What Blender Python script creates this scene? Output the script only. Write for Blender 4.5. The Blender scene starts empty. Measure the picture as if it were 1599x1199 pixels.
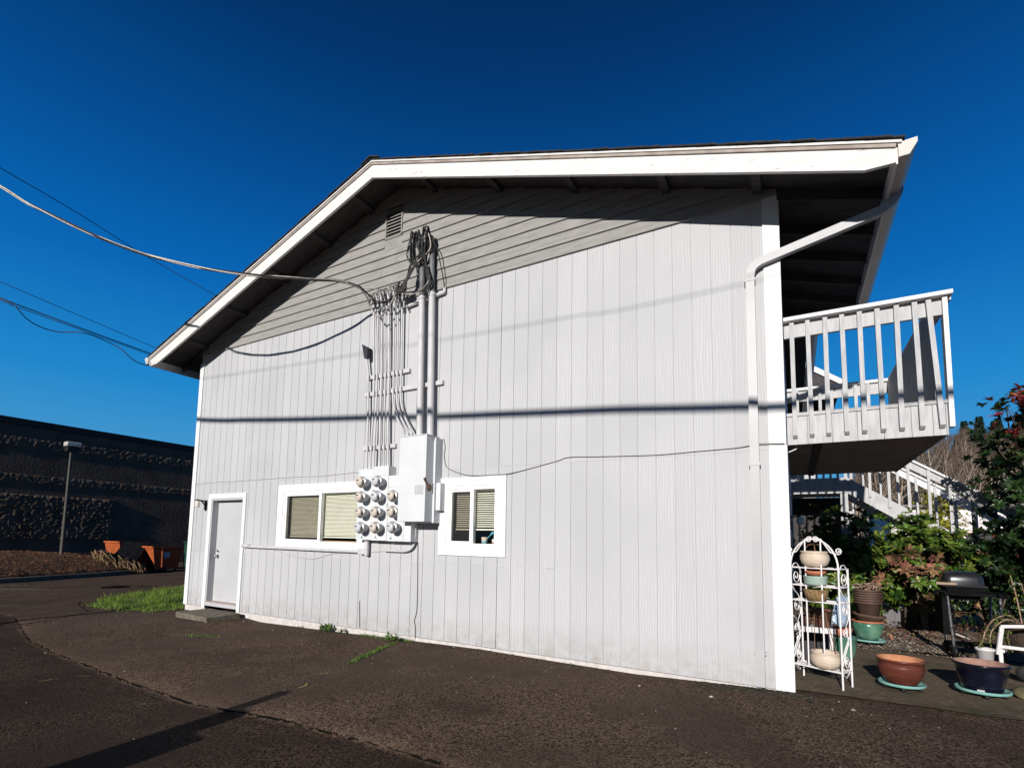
import bpy, bmesh, math, random
from mathutils import Vector, Matrix, noise
random.seed(7)
R = math.radians
S = bpy.context.scene
C = S.collection

# ------------------------------------------------------------------ camera
cam_d = bpy.data.cameras.new('camera'); cam = bpy.data.objects.new('camera', cam_d); C.objects.link(cam)
cam.location = (10.2582, -5.8492, 1.4003)
cam.matrix_world = (Matrix.Translation(cam.location) @ Matrix.Rotation(.5312, 4, 'Z') @ Matrix.Rotation(.0926, 4, 'X')
                    @ Matrix.Rotation(-.0198, 4, 'Y') @ Matrix.Rotation(math.pi/2, 4, 'X'))
cam_d.sensor_width = 36; cam_d.lens = 36*802.236/1599
cam_d.shift_x = (799.5-769.42)/1599; cam_d.shift_y = (766.3-599.5)/1599
cam_d.clip_start = .05; cam_d.clip_end = 2000
S.camera = cam

# ------------------------------------------------------------------ light
SUN_T = .32                                   # tangent of the sun's height
SUN_DX = -.03
w = bpy.data.worlds.new('World'); S.world = w; w.use_nodes = True
nt = w.node_tree; bg = nt.nodes['Background']
sky = nt.nodes.new('ShaderNodeTexSky'); sky.sky_type = 'NISHITA'; sky.sun_disc = False
sky.sun_elevation = math.atan(SUN_T); sky.sun_rotation = math.pi
sky.air_density = 1.0; sky.dust_density = .0; sky.ozone_density = 3.0; sky.altitude = 0
hs = nt.nodes.new('ShaderNodeHueSaturation'); hs.inputs['Saturation'].default_value = 1.3; hs.inputs['Value'].default_value = 1
nt.links.new(sky.outputs[0], hs.inputs['Color'])
# clear winter sky: deeper and bluer than the model's, without its yellow horizon band
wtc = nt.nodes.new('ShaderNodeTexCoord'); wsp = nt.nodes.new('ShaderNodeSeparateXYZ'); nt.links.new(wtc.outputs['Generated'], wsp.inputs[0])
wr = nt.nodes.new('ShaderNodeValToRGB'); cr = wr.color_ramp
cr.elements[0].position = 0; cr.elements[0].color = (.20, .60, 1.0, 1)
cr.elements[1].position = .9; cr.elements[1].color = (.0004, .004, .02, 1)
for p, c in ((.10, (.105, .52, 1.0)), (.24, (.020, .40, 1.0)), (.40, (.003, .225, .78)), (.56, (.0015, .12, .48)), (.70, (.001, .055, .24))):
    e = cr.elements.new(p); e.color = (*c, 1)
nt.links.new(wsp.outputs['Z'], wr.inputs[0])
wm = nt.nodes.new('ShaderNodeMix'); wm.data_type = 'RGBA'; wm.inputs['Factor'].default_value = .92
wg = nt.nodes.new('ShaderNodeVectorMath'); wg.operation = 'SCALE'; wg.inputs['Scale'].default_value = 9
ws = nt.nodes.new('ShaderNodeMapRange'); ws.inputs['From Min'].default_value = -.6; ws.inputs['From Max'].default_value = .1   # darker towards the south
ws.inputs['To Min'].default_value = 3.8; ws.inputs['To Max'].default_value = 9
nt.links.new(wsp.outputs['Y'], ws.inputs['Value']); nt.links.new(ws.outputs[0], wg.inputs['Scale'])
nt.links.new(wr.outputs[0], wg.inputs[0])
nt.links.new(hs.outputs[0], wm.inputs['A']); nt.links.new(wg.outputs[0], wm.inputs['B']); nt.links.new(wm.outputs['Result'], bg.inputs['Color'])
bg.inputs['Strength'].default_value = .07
sl = bpy.data.lights.new('sun', 'SUN'); sl.energy = 5.0; sl.angle = R(.5); sl.color = (1, .955, .9)
so = bpy.data.objects.new('sun', sl); C.objects.link(so)
so.rotation_euler = Vector((SUN_DX, 1, -SUN_T)).to_track_quat('-Z', 'Y').to_euler()
S.view_settings.view_transform = 'Standard'; S.view_settings.look = 'None'
S.view_settings.exposure = 0; S.view_settings.gamma = 1
S.cycles.max_bounces = 6

# ------------------------------------------------------------------ materials
def mat(name, c1, c2=None, scale=6, rough=.7, bump=0, bscale=40, metal=0, spec=.3, stretch=(1,1,1), detail=6, lo=.35, hi=.65,
        c3=None, s3=1.2, lo3=.5, hi3=.75, island=0, coat=0, trans=0):
    m = bpy.data.materials.new(name); m.use_nodes = True; t = m.node_tree; N = t.nodes; L = t.links
    b = N['Principled BSDF']; b.inputs['Roughness'].default_value = rough; b.inputs['Metallic'].default_value = metal
    b.inputs['Specular IOR Level'].default_value = spec; b.inputs['Coat Weight'].default_value = coat
    tc = N.new('ShaderNodeTexCoord'); mp = N.new('ShaderNodeMapping'); mp.inputs['Scale'].default_value = stretch
    L.new(tc.outputs['Object'], mp.inputs[0])
    c2 = c2 or tuple(min(1, x*1.12) for x in c1)
    n = N.new('ShaderNodeTexNoise'); n.inputs['Scale'].default_value = scale; n.inputs['Detail'].default_value = detail
    L.new(mp.outputs[0], n.inputs['Vector'])
    r = N.new('ShaderNodeValToRGB'); r.color_ramp.elements[0].position = lo; r.color_ramp.elements[1].position = hi
    r.color_ramp.elements[0].color = (*c1, 1); r.color_ramp.elements[1].color = (*c2, 1)
    L.new(n.outputs['Fac'], r.inputs[0]); out = r.outputs[0]
    if c3:
        n3 = N.new('ShaderNodeTexNoise'); n3.inputs['Scale'].default_value = s3; n3.inputs['Detail'].default_value = 8
        n3.inputs['Roughness'].default_value = .65
        L.new(mp.outputs[0], n3.inputs['Vector'])
        r3 = N.new('ShaderNodeValToRGB'); r3.color_ramp.elements[0].position = lo3; r3.color_ramp.elements[1].position = hi3
        L.new(n3.outputs['Fac'], r3.inputs[0])
        mx = N.new('ShaderNodeMix'); mx.data_type = 'RGBA'; L.new(r3.outputs[0], mx.inputs['Factor'])
        L.new(out, mx.inputs['A']); mx.inputs['B'].default_value = (*c3, 1); out = mx.outputs['Result']
    if island:
        g = N.new('ShaderNodeNewGeometry'); h = N.new('ShaderNodeHueSaturation')
        a = N.new('ShaderNodeMapRange'); a.inputs['To Min'].default_value = 1-island; a.inputs['To Max'].default_value = 1+island*1.2
        L.new(g.outputs['Random Per Island'], a.inputs['Value']); L.new(a.outputs[0], h.inputs['Value'])
        a2 = N.new('ShaderNodeMath'); a2.operation = 'MULTIPLY'; a2.inputs[1].default_value = 7.31
        a3 = N.new('ShaderNodeMath'); a3.operation = 'FRACT'; a4 = N.new('ShaderNodeMapRange')
        a4.inputs['To Min'].default_value = .5-.035*island*2; a4.inputs['To Max'].default_value = .5+.035*island*2
        L.new(g.outputs['Random Per Island'], a2.inputs[0]); L.new(a2.outputs[0], a3.inputs[0]); L.new(a3.outputs[0], a4.inputs['Value'])
        L.new(a4.outputs[0], h.inputs['Hue']); L.new(out, h.inputs['Color']); out = h.outputs[0]
    L.new(out, b.inputs['Base Color'])
    if bump:
        nb = N.new('ShaderNodeTexNoise'); nb.inputs['Scale'].default_value = bscale; nb.inputs['Detail'].default_value = 8
        L.new(mp.outputs[0], nb.inputs['Vector'])
        bp = N.new('ShaderNodeBump'); bp.inputs['Strength'].default_value = bump; bp.inputs['Distance'].default_value = .02
        L.new(nb.outputs['Fac'], bp.inputs['Height']); L.new(bp.outputs[0], b.inputs['Normal'])
    if trans:
        ts = N.new('ShaderNodeBsdfTranslucent'); ms = N.new('ShaderNodeMixShader'); ms.inputs[0].default_value = trans
        L.new(out, ts.inputs['Color']); L.new(b.outputs[0], ms.inputs[1]); L.new(ts.outputs[0], ms.inputs[2])
        L.new(ms.outputs[0], N['Material Output'].inputs['Surface'])
    return m
M = {}
def siding_mat():
    m = bpy.data.materials.new('siding_paint'); m.use_nodes = True; t = m.node_tree; N = t.nodes; L = t.links
    b = N['Principled BSDF']; b.inputs['Roughness'].default_value = .62; b.inputs['Specular IOR Level'].default_value = .25
    tc = N.new('ShaderNodeTexCoord')
    # plywood figure: distorted rings stretched along the sheet
    mp = N.new('ShaderNodeMapping'); mp.inputs['Scale'].default_value = (5, 1, .75); L.new(tc.outputs['Object'], mp.inputs[0])
    wv = N.new('ShaderNodeTexWave'); wv.wave_type = 'BANDS'; wv.bands_direction = 'X'; wv.inputs['Scale'].default_value = 2.2
    wv.inputs['Distortion'].default_value = 9; wv.inputs['Detail'].default_value = 3; wv.inputs['Detail Scale'].default_value = .8
    L.new(mp.outputs[0], wv.inputs['Vector'])
    # fine rough sawn grain
    m2 = N.new('ShaderNodeMapping'); m2.inputs['Scale'].default_value = (120, 1, 5); L.new(tc.outputs['Object'], m2.inputs[0])
    n2 = N.new('ShaderNodeTexNoise'); n2.inputs['Scale'].default_value = 1; n2.inputs['Detail'].default_value = 6; L.new(m2.outputs[0], n2.inputs['Vector'])
    # where the figure shows through the paint
    n3 = N.new('ShaderNodeTexNoise'); n3.inputs['Scale'].default_value = .8; n3.inputs['Detail'].default_value = 4; L.new(tc.outputs['Object'], n3.inputs['Vector'])
    r3 = N.new('ShaderNodeValToRGB'); r3.color_ramp.elements[0].position = .42; r3.color_ramp.elements[1].position = .62; L.new(n3.outputs['Fac'], r3.inputs[0])
    mm = N.new('ShaderNodeMath'); mm.operation = 'MULTIPLY'; L.new(wv.outputs['Fac'], mm.inputs[0]); L.new(r3.outputs[0], mm.inputs[1])
    ad = N.new('ShaderNodeMath'); ad.operation = 'MULTIPLY_ADD'; ad.inputs[1].default_value = .45; L.new(n2.outputs['Fac'], ad.inputs[0]); L.new(mm.outputs[0], ad.inputs[2])
    # colour: light grey, slightly blotchy; each board a touch different
    r = N.new('ShaderNodeValToRGB'); r.color_ramp.elements[0].position = .1; r.color_ramp.elements[1].position = 1.0
    r.color_ramp.elements[0].color = (.44, .443, .456, 1); r.color_ramp.elements[1].color = (.515, .516, .525, 1)
    L.new(ad.outputs[0], r.inputs[0])
    g = N.new('ShaderNodeNewGeometry'); h = N.new('ShaderNodeHueSaturation'); a = N.new('ShaderNodeMapRange')
    a.inputs['To Min'].default_value = .97; a.inputs['To Max'].default_value = 1.03
    L.new(g.outputs['Random Per Island'], a.inputs['Value']); L.new(a.outputs[0], h.inputs['Value']); L.new(r.outputs[0], h.inputs['Color'])
    # grime: faint vertical dirt low down and streaks
    m4 = N.new('ShaderNodeMapping'); m4.inputs['Scale'].default_value = (3, 1, .35); L.new(tc.outputs['Object'], m4.inputs[0])
    n4 = N.new('ShaderNodeTexNoise'); n4.inputs['Scale'].default_value = 2.2; n4.inputs['Detail'].default_value = 9; n4.inputs['Roughness'].default_value = .7
    L.new(m4.outputs[0], n4.inputs['Vector'])
    r4 = N.new('ShaderNodeValToRGB'); r4.color_ramp.elements[0].position = .56; r4.color_ramp.elements[1].position = .85
    r4.color_ramp.elements[1].color = (.35, .35, .35, 1); L.new(n4.outputs['Fac'], r4.inputs[0])
    mx = N.new('ShaderNodeMix'); mx.data_type = 'RGBA'; L.new(r4.outputs[0], mx.inputs['Factor']); L.new(h.outputs[0], mx.inputs['A'])
    mx.inputs['B'].default_value = (.40, .40, .40, 1)
    sx = N.new('ShaderNodeSeparateXYZ'); L.new(tc.outputs['Object'], sx.inputs[0])
    mr = N.new('ShaderNodeMapRange'); mr.inputs['From Min'].default_value = .38; mr.inputs['From Max'].default_value = 0; L.new(sx.outputs['Z'], mr.inputs['Value'])
    n5 = N.new('ShaderNodeTexNoise'); n5.inputs['Scale'].default_value = 7; n5.inputs['Detail'].default_value = 9; n5.inputs['Roughness'].default_value = .75; L.new(tc.outputs['Object'], n5.inputs['Vector'])
    r5 = N.new('ShaderNodeValToRGB'); r5.color_ramp.elements[0].position = .4; r5.color_ramp.elements[1].position = .8; L.new(n5.outputs['Fac'], r5.inputs[0])
    m5 = N.new('ShaderNodeMath'); m5.operation = 'MULTIPLY'; L.new(mr.outputs[0], m5.inputs[0]); L.new(r5.outputs[0], m5.inputs[1])
    mx5 = N.new('ShaderNodeMix'); mx5.data_type = 'RGBA'; L.new(m5.outputs[0], mx5.inputs['Factor']); L.new(mx.outputs['Result'], mx5.inputs['A'])
    mx5.inputs['B'].default_value = (.27, .24, .20, 1); L.new(mx5.outputs['Result'], b.inputs['Base Color'])
    bp = N.new('ShaderNodeBump'); bp.inputs['Strength'].default_value = .5; bp.inputs['Distance'].default_value = .005
    L.new(ad.outputs[0], bp.inputs['Height']); L.new(bp.outputs[0], b.inputs['Normal'])
    return m
M['siding'] = siding_mat()
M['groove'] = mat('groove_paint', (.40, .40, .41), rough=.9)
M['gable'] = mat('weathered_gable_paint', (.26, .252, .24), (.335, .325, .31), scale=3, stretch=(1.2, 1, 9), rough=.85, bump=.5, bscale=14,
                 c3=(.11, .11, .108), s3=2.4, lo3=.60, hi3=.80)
M['trim'] = mat('white_trim_paint', (.70, .70, .70), (.78, .775, .77), scale=8, stretch=(1, 1, 3), rough=.55, bump=.15, bscale=30)
M['fascia'] = mat('white_fascia_paint', (.66, .635, .61), (.76, .74, .72), scale=5, stretch=(.8, 4, 8), rough=.6, bump=.3, bscale=10,
                  c3=(.33, .29, .26), s3=7, lo3=.635, hi3=.68)
M['vinyl'] = mat('white_vinyl', (.80, .80, .80), rough=.35)
M['brown_edge'] = mat('weathered_roof_edge', (.30, .25, .22), (.42, .37, .33), scale=6, rough=.8)
M['shingle'] = mat('asphalt_shingle', (.025, .025, .027), (.05, .05, .052), scale=60, rough=.95, bump=.6, bscale=150)
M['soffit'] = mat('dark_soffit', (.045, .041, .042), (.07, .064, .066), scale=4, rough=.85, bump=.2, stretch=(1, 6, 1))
M['gutter'] = mat('pale_gutter_enamel', (.55, .52, .48), (.60, .57, .53), scale=3, rough=.45)
M['downspout'] = mat('grey_downspout_enamel', (.40, .40, .41), (.44, .435, .445), scale=4, rough=.4)
M['deckpaint'] = mat('weathered_grey_deck_paint', (.43, .43, .44), (.55, .545, .545), scale=5, stretch=(6, 6, 1), rough=.75, bump=.4, bscale=18,
                     c3=(.30, .29, .28), s3=5, lo3=.62, hi3=.78)
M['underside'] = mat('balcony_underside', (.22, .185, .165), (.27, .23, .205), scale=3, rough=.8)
M['dark'] = mat('dark_opening', (.012, .012, .013), rough=.8)
M['foundation'] = mat('painted_concrete_base', (.50, .46, .44), (.62, .58, .56), scale=9, rough=.9, bump=.5, bscale=30)
M['door'] = mat('grey_door_paint', (.46, .465, .475), (.49, .495, .505), scale=3, rough=.4)
M['chrome'] = mat('brushed_metal', (.55, .53, .50), rough=.25, metal=1)
M['steelpaint'] = mat('light_grey_enclosure_paint', (.60, .615, .63), (.65, .665, .68), scale=3, rough=.4, c3=(.50, .51, .52), s3=3, lo3=.6, hi3=.85)
M['conduit'] = mat('painted_conduit', (.50, .49, .50), (.58, .57, .58), scale=9, rough=.5, stretch=(1, 1, .4))
M['black'] = mat('black_rubber', (.012, .012, .013), (.02, .02, .02), rough=.55)
M['wire_grey'] = mat('bare_aluminium_wire', (.26, .24, .22), (.40, .37, .34), scale=30, rough=.45, metal=.6)
M['concrete'] = mat('mossy_concrete', (.12, .10, .075), (.21, .18, .145), scale=14, rough=.95, bump=.8, bscale=60, c3=(.08, .085, .05), s3=6)

def glass_mat(name, tint=(.97, .98, .97), rough=.0, refl=.12):
    m = bpy.data.materials.new(name); m.use_nodes = True; t = m.node_tree; N = t.nodes; L = t.links
    N.remove(N['Principled BSDF']); g = N.new('ShaderNodeBsdfGlossy'); g.inputs['Roughness'].default_value = rough
    tr = N.new('ShaderNodeBsdfTransparent'); tr.inputs['Color'].default_value = (*tint, 1)
    f = N.new('ShaderNodeLayerWeight'); f.inputs['Blend'].default_value = .5
    pw = N.new('ShaderNodeMath'); pw.operation = 'POWER'; pw.inputs[1].default_value = 5; L.new(f.outputs['Facing'], pw.inputs[0])
    ad = N.new('ShaderNodeMath'); ad.operation = 'MULTIPLY_ADD'; ad.inputs[1].default_value = .8; ad.inputs[2].default_value = refl/2; ad.use_clamp = True
    L.new(pw.outputs[0], ad.inputs[0])
    mx = N.new('ShaderNodeMixShader'); L.new(ad.outputs[0], mx.inputs[0]); L.new(tr.outputs[0], mx.inputs[1]); L.new(g.outputs[0], mx.inputs[2])
    L.new(mx.outputs[0], N['Material Output'].inputs['Surface']); return m
M['glass'] = glass_mat('window_glass', refl=.06); M['screen'] = glass_mat('insect_screen', (.84, .82, .80), .5, .04)
M['blind'] = mat('cream_blind', (.82, .79, .67), (.88, .85, .73), rough=.6)

# ------------------------------------------------------------------ mesh builder
class MB:
    def __init__(s): s.v = []; s.f = []; s.sm = []
    def add(s, vs, fs, smooth=False):
        k = len(s.v); s.v += [tuple(v) for v in vs]; s.f += [tuple(i+k for i in f) for f in fs]; s.sm += [smooth]*len(fs); return s
    def box(s, x0, x1, y0, y1, z0, z1, mtx=None):
        if x0 > x1: x0, x1 = x1, x0
        if y0 > y1: y0, y1 = y1, y0
        if z0 > z1: z0, z1 = z1, z0
        v = [Vector((x, y, z)) for z in (z0, z1) for y in (y0, y1) for x in (x0, x1)]
        if mtx: v = [mtx @ p for p in v]
        return s.add(v, [(0, 2, 3, 1), (4, 5, 7, 6), (0, 1, 5, 4), (2, 6, 7, 3), (0, 4, 6, 2), (1, 3, 7, 5)])
    def bar(s, a, b, w, h, up=(0, 0, 1)):
        a, b = Vector(a), Vector(b); d = (b-a); L = d.length; d.normalize(); up = Vector(up)
        x = d.cross(up); x = x.normalized() if x.length > 1e-5 else Vector((1, 0, 0)); u = x.cross(d)
        v = []
        for p in (a, b):
            for i, j in ((-1, -1), (1, -1), (1, 1), (-1, 1)): v.append(p+x*(i*w/2)+u*(j*h/2))
        return s.add(v, [(0, 1, 2, 3), (7, 6, 5, 4), (0, 4, 5, 1), (1, 5, 6, 2), (2, 6, 7, 3), (3, 7, 4, 0)])
    def tube(s, pts, r, n=8, cap=True, ell=None):
        P = [Vector(p) for p in pts]; m = len(P); rs = r if isinstance(r, (list, tuple)) else [r]*m
        v = []; ref = None
        for i, p in enumerate(P):
            d = (P[min(i+1, m-1)]-P[max(i-1, 0)]).normalized()
            if ref is None: ref = d.orthogonal().normalized()
            else:
                ref = ref-d*ref.dot(d); ref = ref.normalized() if ref.length > 1e-6 else d.orthogonal().normalized()
            b = d.cross(ref)
            for k in range(n):
                a = 2*math.pi*k/n; v.append(p+(ref*math.cos(a)+b*math.sin(a))*rs[i])
        f = [(i*n+k, i*n+(k+1) % n, (i+1)*n+(k+1) % n, (i+1)*n+k) for i in range(m-1) for k in range(n)]
        s.add(v, f, True)
        if cap: s.add(v[:n], [tuple(range(n))[::-1]]); s.add(v[-n:], [tuple(range(n))])
        return s
    def lathe(s, prof, c=(0, 0, 0), n=24, axis=None, sx=1, sy=1, smooth=True):
        q = Vector(axis).to_track_quat('Z', 'Y').to_matrix() if axis else Matrix.Identity(3); c = Vector(c); v = []
        for r, z in prof:
            for k in range(n):
                a = 2*math.pi*k/n; v.append(c+q @ Vector((r*math.cos(a)*sx, r*math.sin(a)*sy, z)))
        m = len(prof)
        s.add(v, [(i*n+k, i*n+(k+1) % n, (i+1)*n+(k+1) % n, (i+1)*n+k) for i in range(m-1) for k in range(n)], smooth)
        return s
    def prism(s, poly, a, b, axis='y'):
        n = len(poly)
        def P(p, t): return {'y': (p[0], t, p[1]), 'x': (t, p[0], p[1]), 'z': (p[0], p[1], t)}[axis]
        v = [P(p, a) for p in poly]+[P(p, b) for p in poly]
        return s.add(v, [tuple(range(n)), tuple(range(2*n-1, n-1, -1))]+[(i, n+i, n+(i+1) % n, (i+1) % n) for i in range(n)])
    def build(s, name, m, parent=None, bevel=0):
        me = bpy.data.meshes.new(name); base = root_loc(parent) if parent else Vector((0, 0, 0))
        me.from_pydata([tuple(Vector(v)-base) for v in s.v], [], s.f); me.update()
        for p, q in zip(me.polygons, s.sm): p.use_smooth = q
        if isinstance(m, str): m = M[m]
        me.materials.append(m)
        bm = bmesh.new(); bm.from_mesh(me); bmesh.ops.recalc_face_normals(bm, faces=bm.faces); bm.to_mesh(me); bm.free()
        o = bpy.data.objects.new(name, me); C.objects.link(o)
        if parent: o.parent = parent
        if bevel:
            bv = o.modifiers.new('bevel', 'BEVEL'); bv.width = bevel; bv.segments = 2; bv.limit_method = 'ANGLE'
        return o
def root_loc(o):
    while o.parent: o = o.parent
    return o.location.copy()
def tag(o, label=None, cat=None, group=None, kind=None):
    for k, v in (('label', label), ('category', cat), ('group', group), ('kind', kind)):
        if v: o[k] = v
    return o
def thing(name, label, cat, loc=(0, 0, 0), group=None):
    o = bpy.data.objects.new(name, None); C.objects.link(o); o.location = loc; o.empty_display_size = .1
    return tag(o, label, cat, group)
def copy_tree(o, parent=None):
    c = o.copy(); C.objects.link(c); c.parent = parent
    for ch in list(o.children): copy_tree(ch, c)
    return c
def smooth_path(pts, n=6):
    P = [Vector(p) for p in pts]; out = []
    for i in range(len(P)-1):
        a, b, c, d = P[max(i-1, 0)], P[i], P[i+1], P[min(i+2, len(P)-1)]
        for k in range(n):
            t = k/n
            out.append(.5*((2*b)+(c-a)*t+(2*a-5*b+4*c-d)*t*t+(3*b-a-3*c+d)*t**3))
    out.append(P[-1]); return out
def sag_line(a, b, sag, n=24):
    a, b = Vector(a), Vector(b)
    return [a.lerp(b, i/n)-Vector((0, 0, sag*4*(i/n)*(1-i/n))) for i in range(n+1)]

# ------------------------------------------------------------------ ground
def lerp(xs, x):
    if x <= xs[0][0]: return xs[0][1]
    for (a, u), (b, v) in zip(xs, xs[1:]):
        if x <= b: return u+(v-u)*(x-a)/(b-a)
    return xs[-1][1]
CRACK = [(-30, -1.2), (-8, -1.8), (-1.5, -2.2), (-.36, -2.47), (1.25, -2.86), (2.45, -2.97), (4.47, -3.11), (5.7, -3.16), (6.55, -3.03), (7.5, -2.97), (8.3, -2.95), (11, -2.9), (30, -2.5)]
def gz(x, y):
    z = lerp([(-12, -.17), (-1, -.12), (1.7, -.085), (2.2, -.125), (4, -.092), (6.7, -.03), (8.7, -.055), (10.2, -.01), (12, 0), (30, .0)], x)
    far = min(1, max(0, (-y-1.2)/3)); z = z*(1-far)+(-.10)*far
    z += .012*noise.noise(Vector((x*.35, y*.35, 2)))
    cy = lerp(CRACK, x)
    if y < cy: z -= .014
    if x > 12 and y > 8: z += min(1.0, (y-8)*.06)
    return z
def grid(x0, x1, nx, ylist, fn):
    mb = MB(); xs = [x0+(x1-x0)*i/nx for i in range(nx+1)]
    v = [(x, y, fn(x, y)) for y in ylist for x in xs]; n = nx+1
    mb.add(v, [(j*n+i, j*n+i+1, (j+1)*n+i+1, (j+1)*n+i) for j in range(len(ylist)-1) for i in range(nx)], True); return mb

def asphalt_mat():
    m = bpy.data.materials.new('worn_asphalt'); m.use_nodes = True; t = m.node_tree; N = t.nodes; L = t.links
    b = N['Principled BSDF']; b.inputs['Roughness'].default_value = .97; b.inputs['Specular IOR Level'].default_value = .06
    tc = N.new('ShaderNodeTexCoord')
    def nz(s, d=6, r=.5):
        n = N.new('ShaderNodeTexNoise'); n.inputs['Scale'].default_value = s; n.inputs['Detail'].default_value = d
        n.inputs['Roughness'].default_value = r; L.new(tc.outputs['Object'], n.inputs['Vector']); return n
    def ramp(n, p0, p1, c0, c1):
        r = N.new('ShaderNodeValToRGB'); r.color_ramp.elements[0].position = p0; r.color_ramp.elements[1].position = p1
        r.color_ramp.elements[0].color = (*c0, 1); r.color_ramp.elements[1].color = (*c1, 1); L.new(n, r.inputs[0]); return r.outputs[0]
    def mix(f, a, c, mode='MIX'):
        x = N.new('ShaderNodeMix'); x.data_type = 'RGBA'; x.blend_type = mode
        L.new(f, x.inputs['Factor']) if not isinstance(f, float) else setattr(x.inputs['Factor'], 'default_value', f)
        L.new(a, x.inputs['A']); (L.new(c, x.inputs['B']) if not isinstance(c, tuple) else setattr(x.inputs['B'], 'default_value', (*c, 1)))
        return x.outputs['Result']
    vo = N.new('ShaderNodeTexVoronoi'); vo.inputs['Scale'].default_value = 75; L.new(tc.outputs['Object'], vo.inputs['Vector'])
    col = ramp(vo.outputs['Color'], .2, .9, (.034, .022, .016), (.215, .150, .110))
    col = mix(ramp(nz(.9, 8, .62).outputs['Fac'], .45, .65, (0, 0, 0), (.75, .75, .75)), col, (.045, .031, .023))
    col = mix(ramp(nz(.45, 6, .6).outputs['Fac'], .48, .62, (0, 0, 0), (.45, .45, .45)), col, (.115, .085, .066))
    col = mix(ramp(nz(2.6, 8, .7).outputs['Fac'], .6, .8, (0, 0, 0), (.5, .5, .5)), col, (.155, .130, .105))
    v2 = N.new('ShaderNodeTexVoronoi'); v2.inputs['Scale'].default_value = 26; L.new(tc.outputs['Object'], v2.inputs['Vector'])
    sp = ramp(v2.outputs['Distance'], .045, .07, (1, 1, 1), (0, 0, 0)); sel = ramp(nz(9, 3).outputs['Fac'], .62, .66, (0, 0, 0), (1, 1, 1))
    mu = N.new('ShaderNodeMath'); mu.operation = 'MULTIPLY'; L.new(sp, mu.inputs[0]); L.new(sel, mu.inputs[1])
    col = mix(mu.outputs[0], col, (.30, .26, .21))
    # the older lot in front of the seam is darker
    at = N.new('ShaderNodeAttribute'); at.attribute_name = 'old'
    col = mix(at.outputs['Fac'], col, mix(1.0, col, (.55, .54, .56), 'MULTIPLY'))
    ae = N.new('ShaderNodeAttribute'); ae.attribute_name = 'worn'
    col = mix(ae.outputs['Fac'], col, mix(1.0, col, (2.1, 2.0, 1.85), 'MULTIPLY'))
    L.new(col, b.inputs['Base Color'])
    nb = nz(140, 6, .7); nb2 = nz(3, 4)
    ad = N.new('ShaderNodeMath'); ad.operation = 'MULTIPLY_ADD'; L.new(vo.outputs['Distance'], ad.inputs[0]); ad.inputs[1].default_value = -.5; L.new(nb.outputs['Fac'], ad.inputs[2])
    bp = N.new('ShaderNodeBump'); bp.inputs['Strength'].default_value = 1; bp.inputs['Distance'].default_value = .011
    L.new(ad.outputs[0], bp.inputs['Height']); L.new(bp.outputs[0], b.inputs['Normal'])
    return m
M['asphalt'] = asphalt_mat()
ys = [-400, -120, -40, -20]+[-12+.25*i for i in range(20)]
ys += [-7+.1*i for i in range(34)]+[-3.6+.04*i for i in range(60)]+[-1.2+.12*i for i in range(20)]+[1.2+.5*i for i in range(24)]+[14, 17, 20, 26, 40, 90, 200, 400]
ys = sorted(set(round(y, 4) for y in ys))
xsl = [-400, -150, -60, -40, -30, -24, -20]+[-18+.4*i for i in range(40)]+[-2+.1*i for i in range(150)]+[13+.5*i for i in range(20)]+[24, 30, 40, 70, 150, 400]
xsl = sorted(set(round(x, 4) for x in xsl))
mb = MB(); nx = len(xsl)
mb.add([(x, y, gz(x, y)) for y in ys for x in xsl], [(j*nx+i, j*nx+i+1, (j+1)*nx+i+1, (j+1)*nx+i) for j in range(len(ys)-1) for i in range(nx-1)], True)
grd = tag(mb.build('ground', 'asphalt'), kind='structure')
at = grd.data.attributes.new('old', 'FLOAT', 'POINT')
wn_ = grd.data.attributes.new('worn', 'FLOAT', 'POINT')
for i, v in enumerate(grd.data.vertices):
    dy = v.co.y-lerp(CRACK, v.co.x)
    at.data[i].value = max(0, min(1, .5-dy/.05))
    wn_.data[i].value = .85*math.exp(-max(0, dy)/.22)*(dy > -.02)*(.6+.6*noise.noise(Vector((v.co.x*1.5, 0, 0)))) if -1 < v.co.x < 12 else 0

def ribbon(name, pts, wid, m, lift=.004, kind='structure', jit=.02, seed=1, gaps=0):
    rnd = random.Random(seed); P = []
    for (a, b) in zip(pts, pts[1:]):
        n = max(2, int(math.dist(a, b)/.05))
        for i in range(n): t = i/n; P.append((a[0]+(b[0]-a[0])*t+rnd.gauss(0, jit), a[1]+(b[1]-a[1])*t+rnd.gauss(0, jit)))
    mb = MB(); prev = None
    for (a, b) in zip(P, P[1:]):
        d = Vector((b[0]-a[0], b[1]-a[1])); d = d.normalized() if d.length > 0 else Vector((1, 0)); nrm = Vector((-d.y, d.x))
        wv = wid*(.4+rnd.random()*1.1)/2
        cur = [(a[0]+nrm.x*wv, a[1]+nrm.y*wv), (a[0]-nrm.x*wv, a[1]-nrm.y*wv)]
        if prev and rnd.random() > gaps: mb.add([(x, y, gz(x, y)+lift) for x, y in (prev[0], prev[1], cur[1], cur[0])], [(0, 1, 2, 3)])
        prev = cur
    return tag(mb.build(name, m), kind=kind)
M['crack'] = mat('crack_dirt', (.006, .0055, .005), (.012, .011, .010), scale=40, rough=1, spec=0)
M['dry_moss'] = mat('dry_moss', (.20, .18, .06), (.32, .28, .10), scale=30, rough=1)
ribbon('road_crack', CRACK[2:11], .011, 'crack', lift=.003, jit=.006)
ribbon('road_crack', [(-.36, -2.47), (-.6, -1.9), (-1.2, -1.2), (-2.4, -.9), (-3.2, -.6)], .02, 'crack', lift=.006, seed=4)
ribbon('road_crack', [(6.17, -2.44), (5.95, -2.1), (5.82, -1.7)], .02, 'dry_moss', lift=.006, seed=5, gaps=.35)
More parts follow.
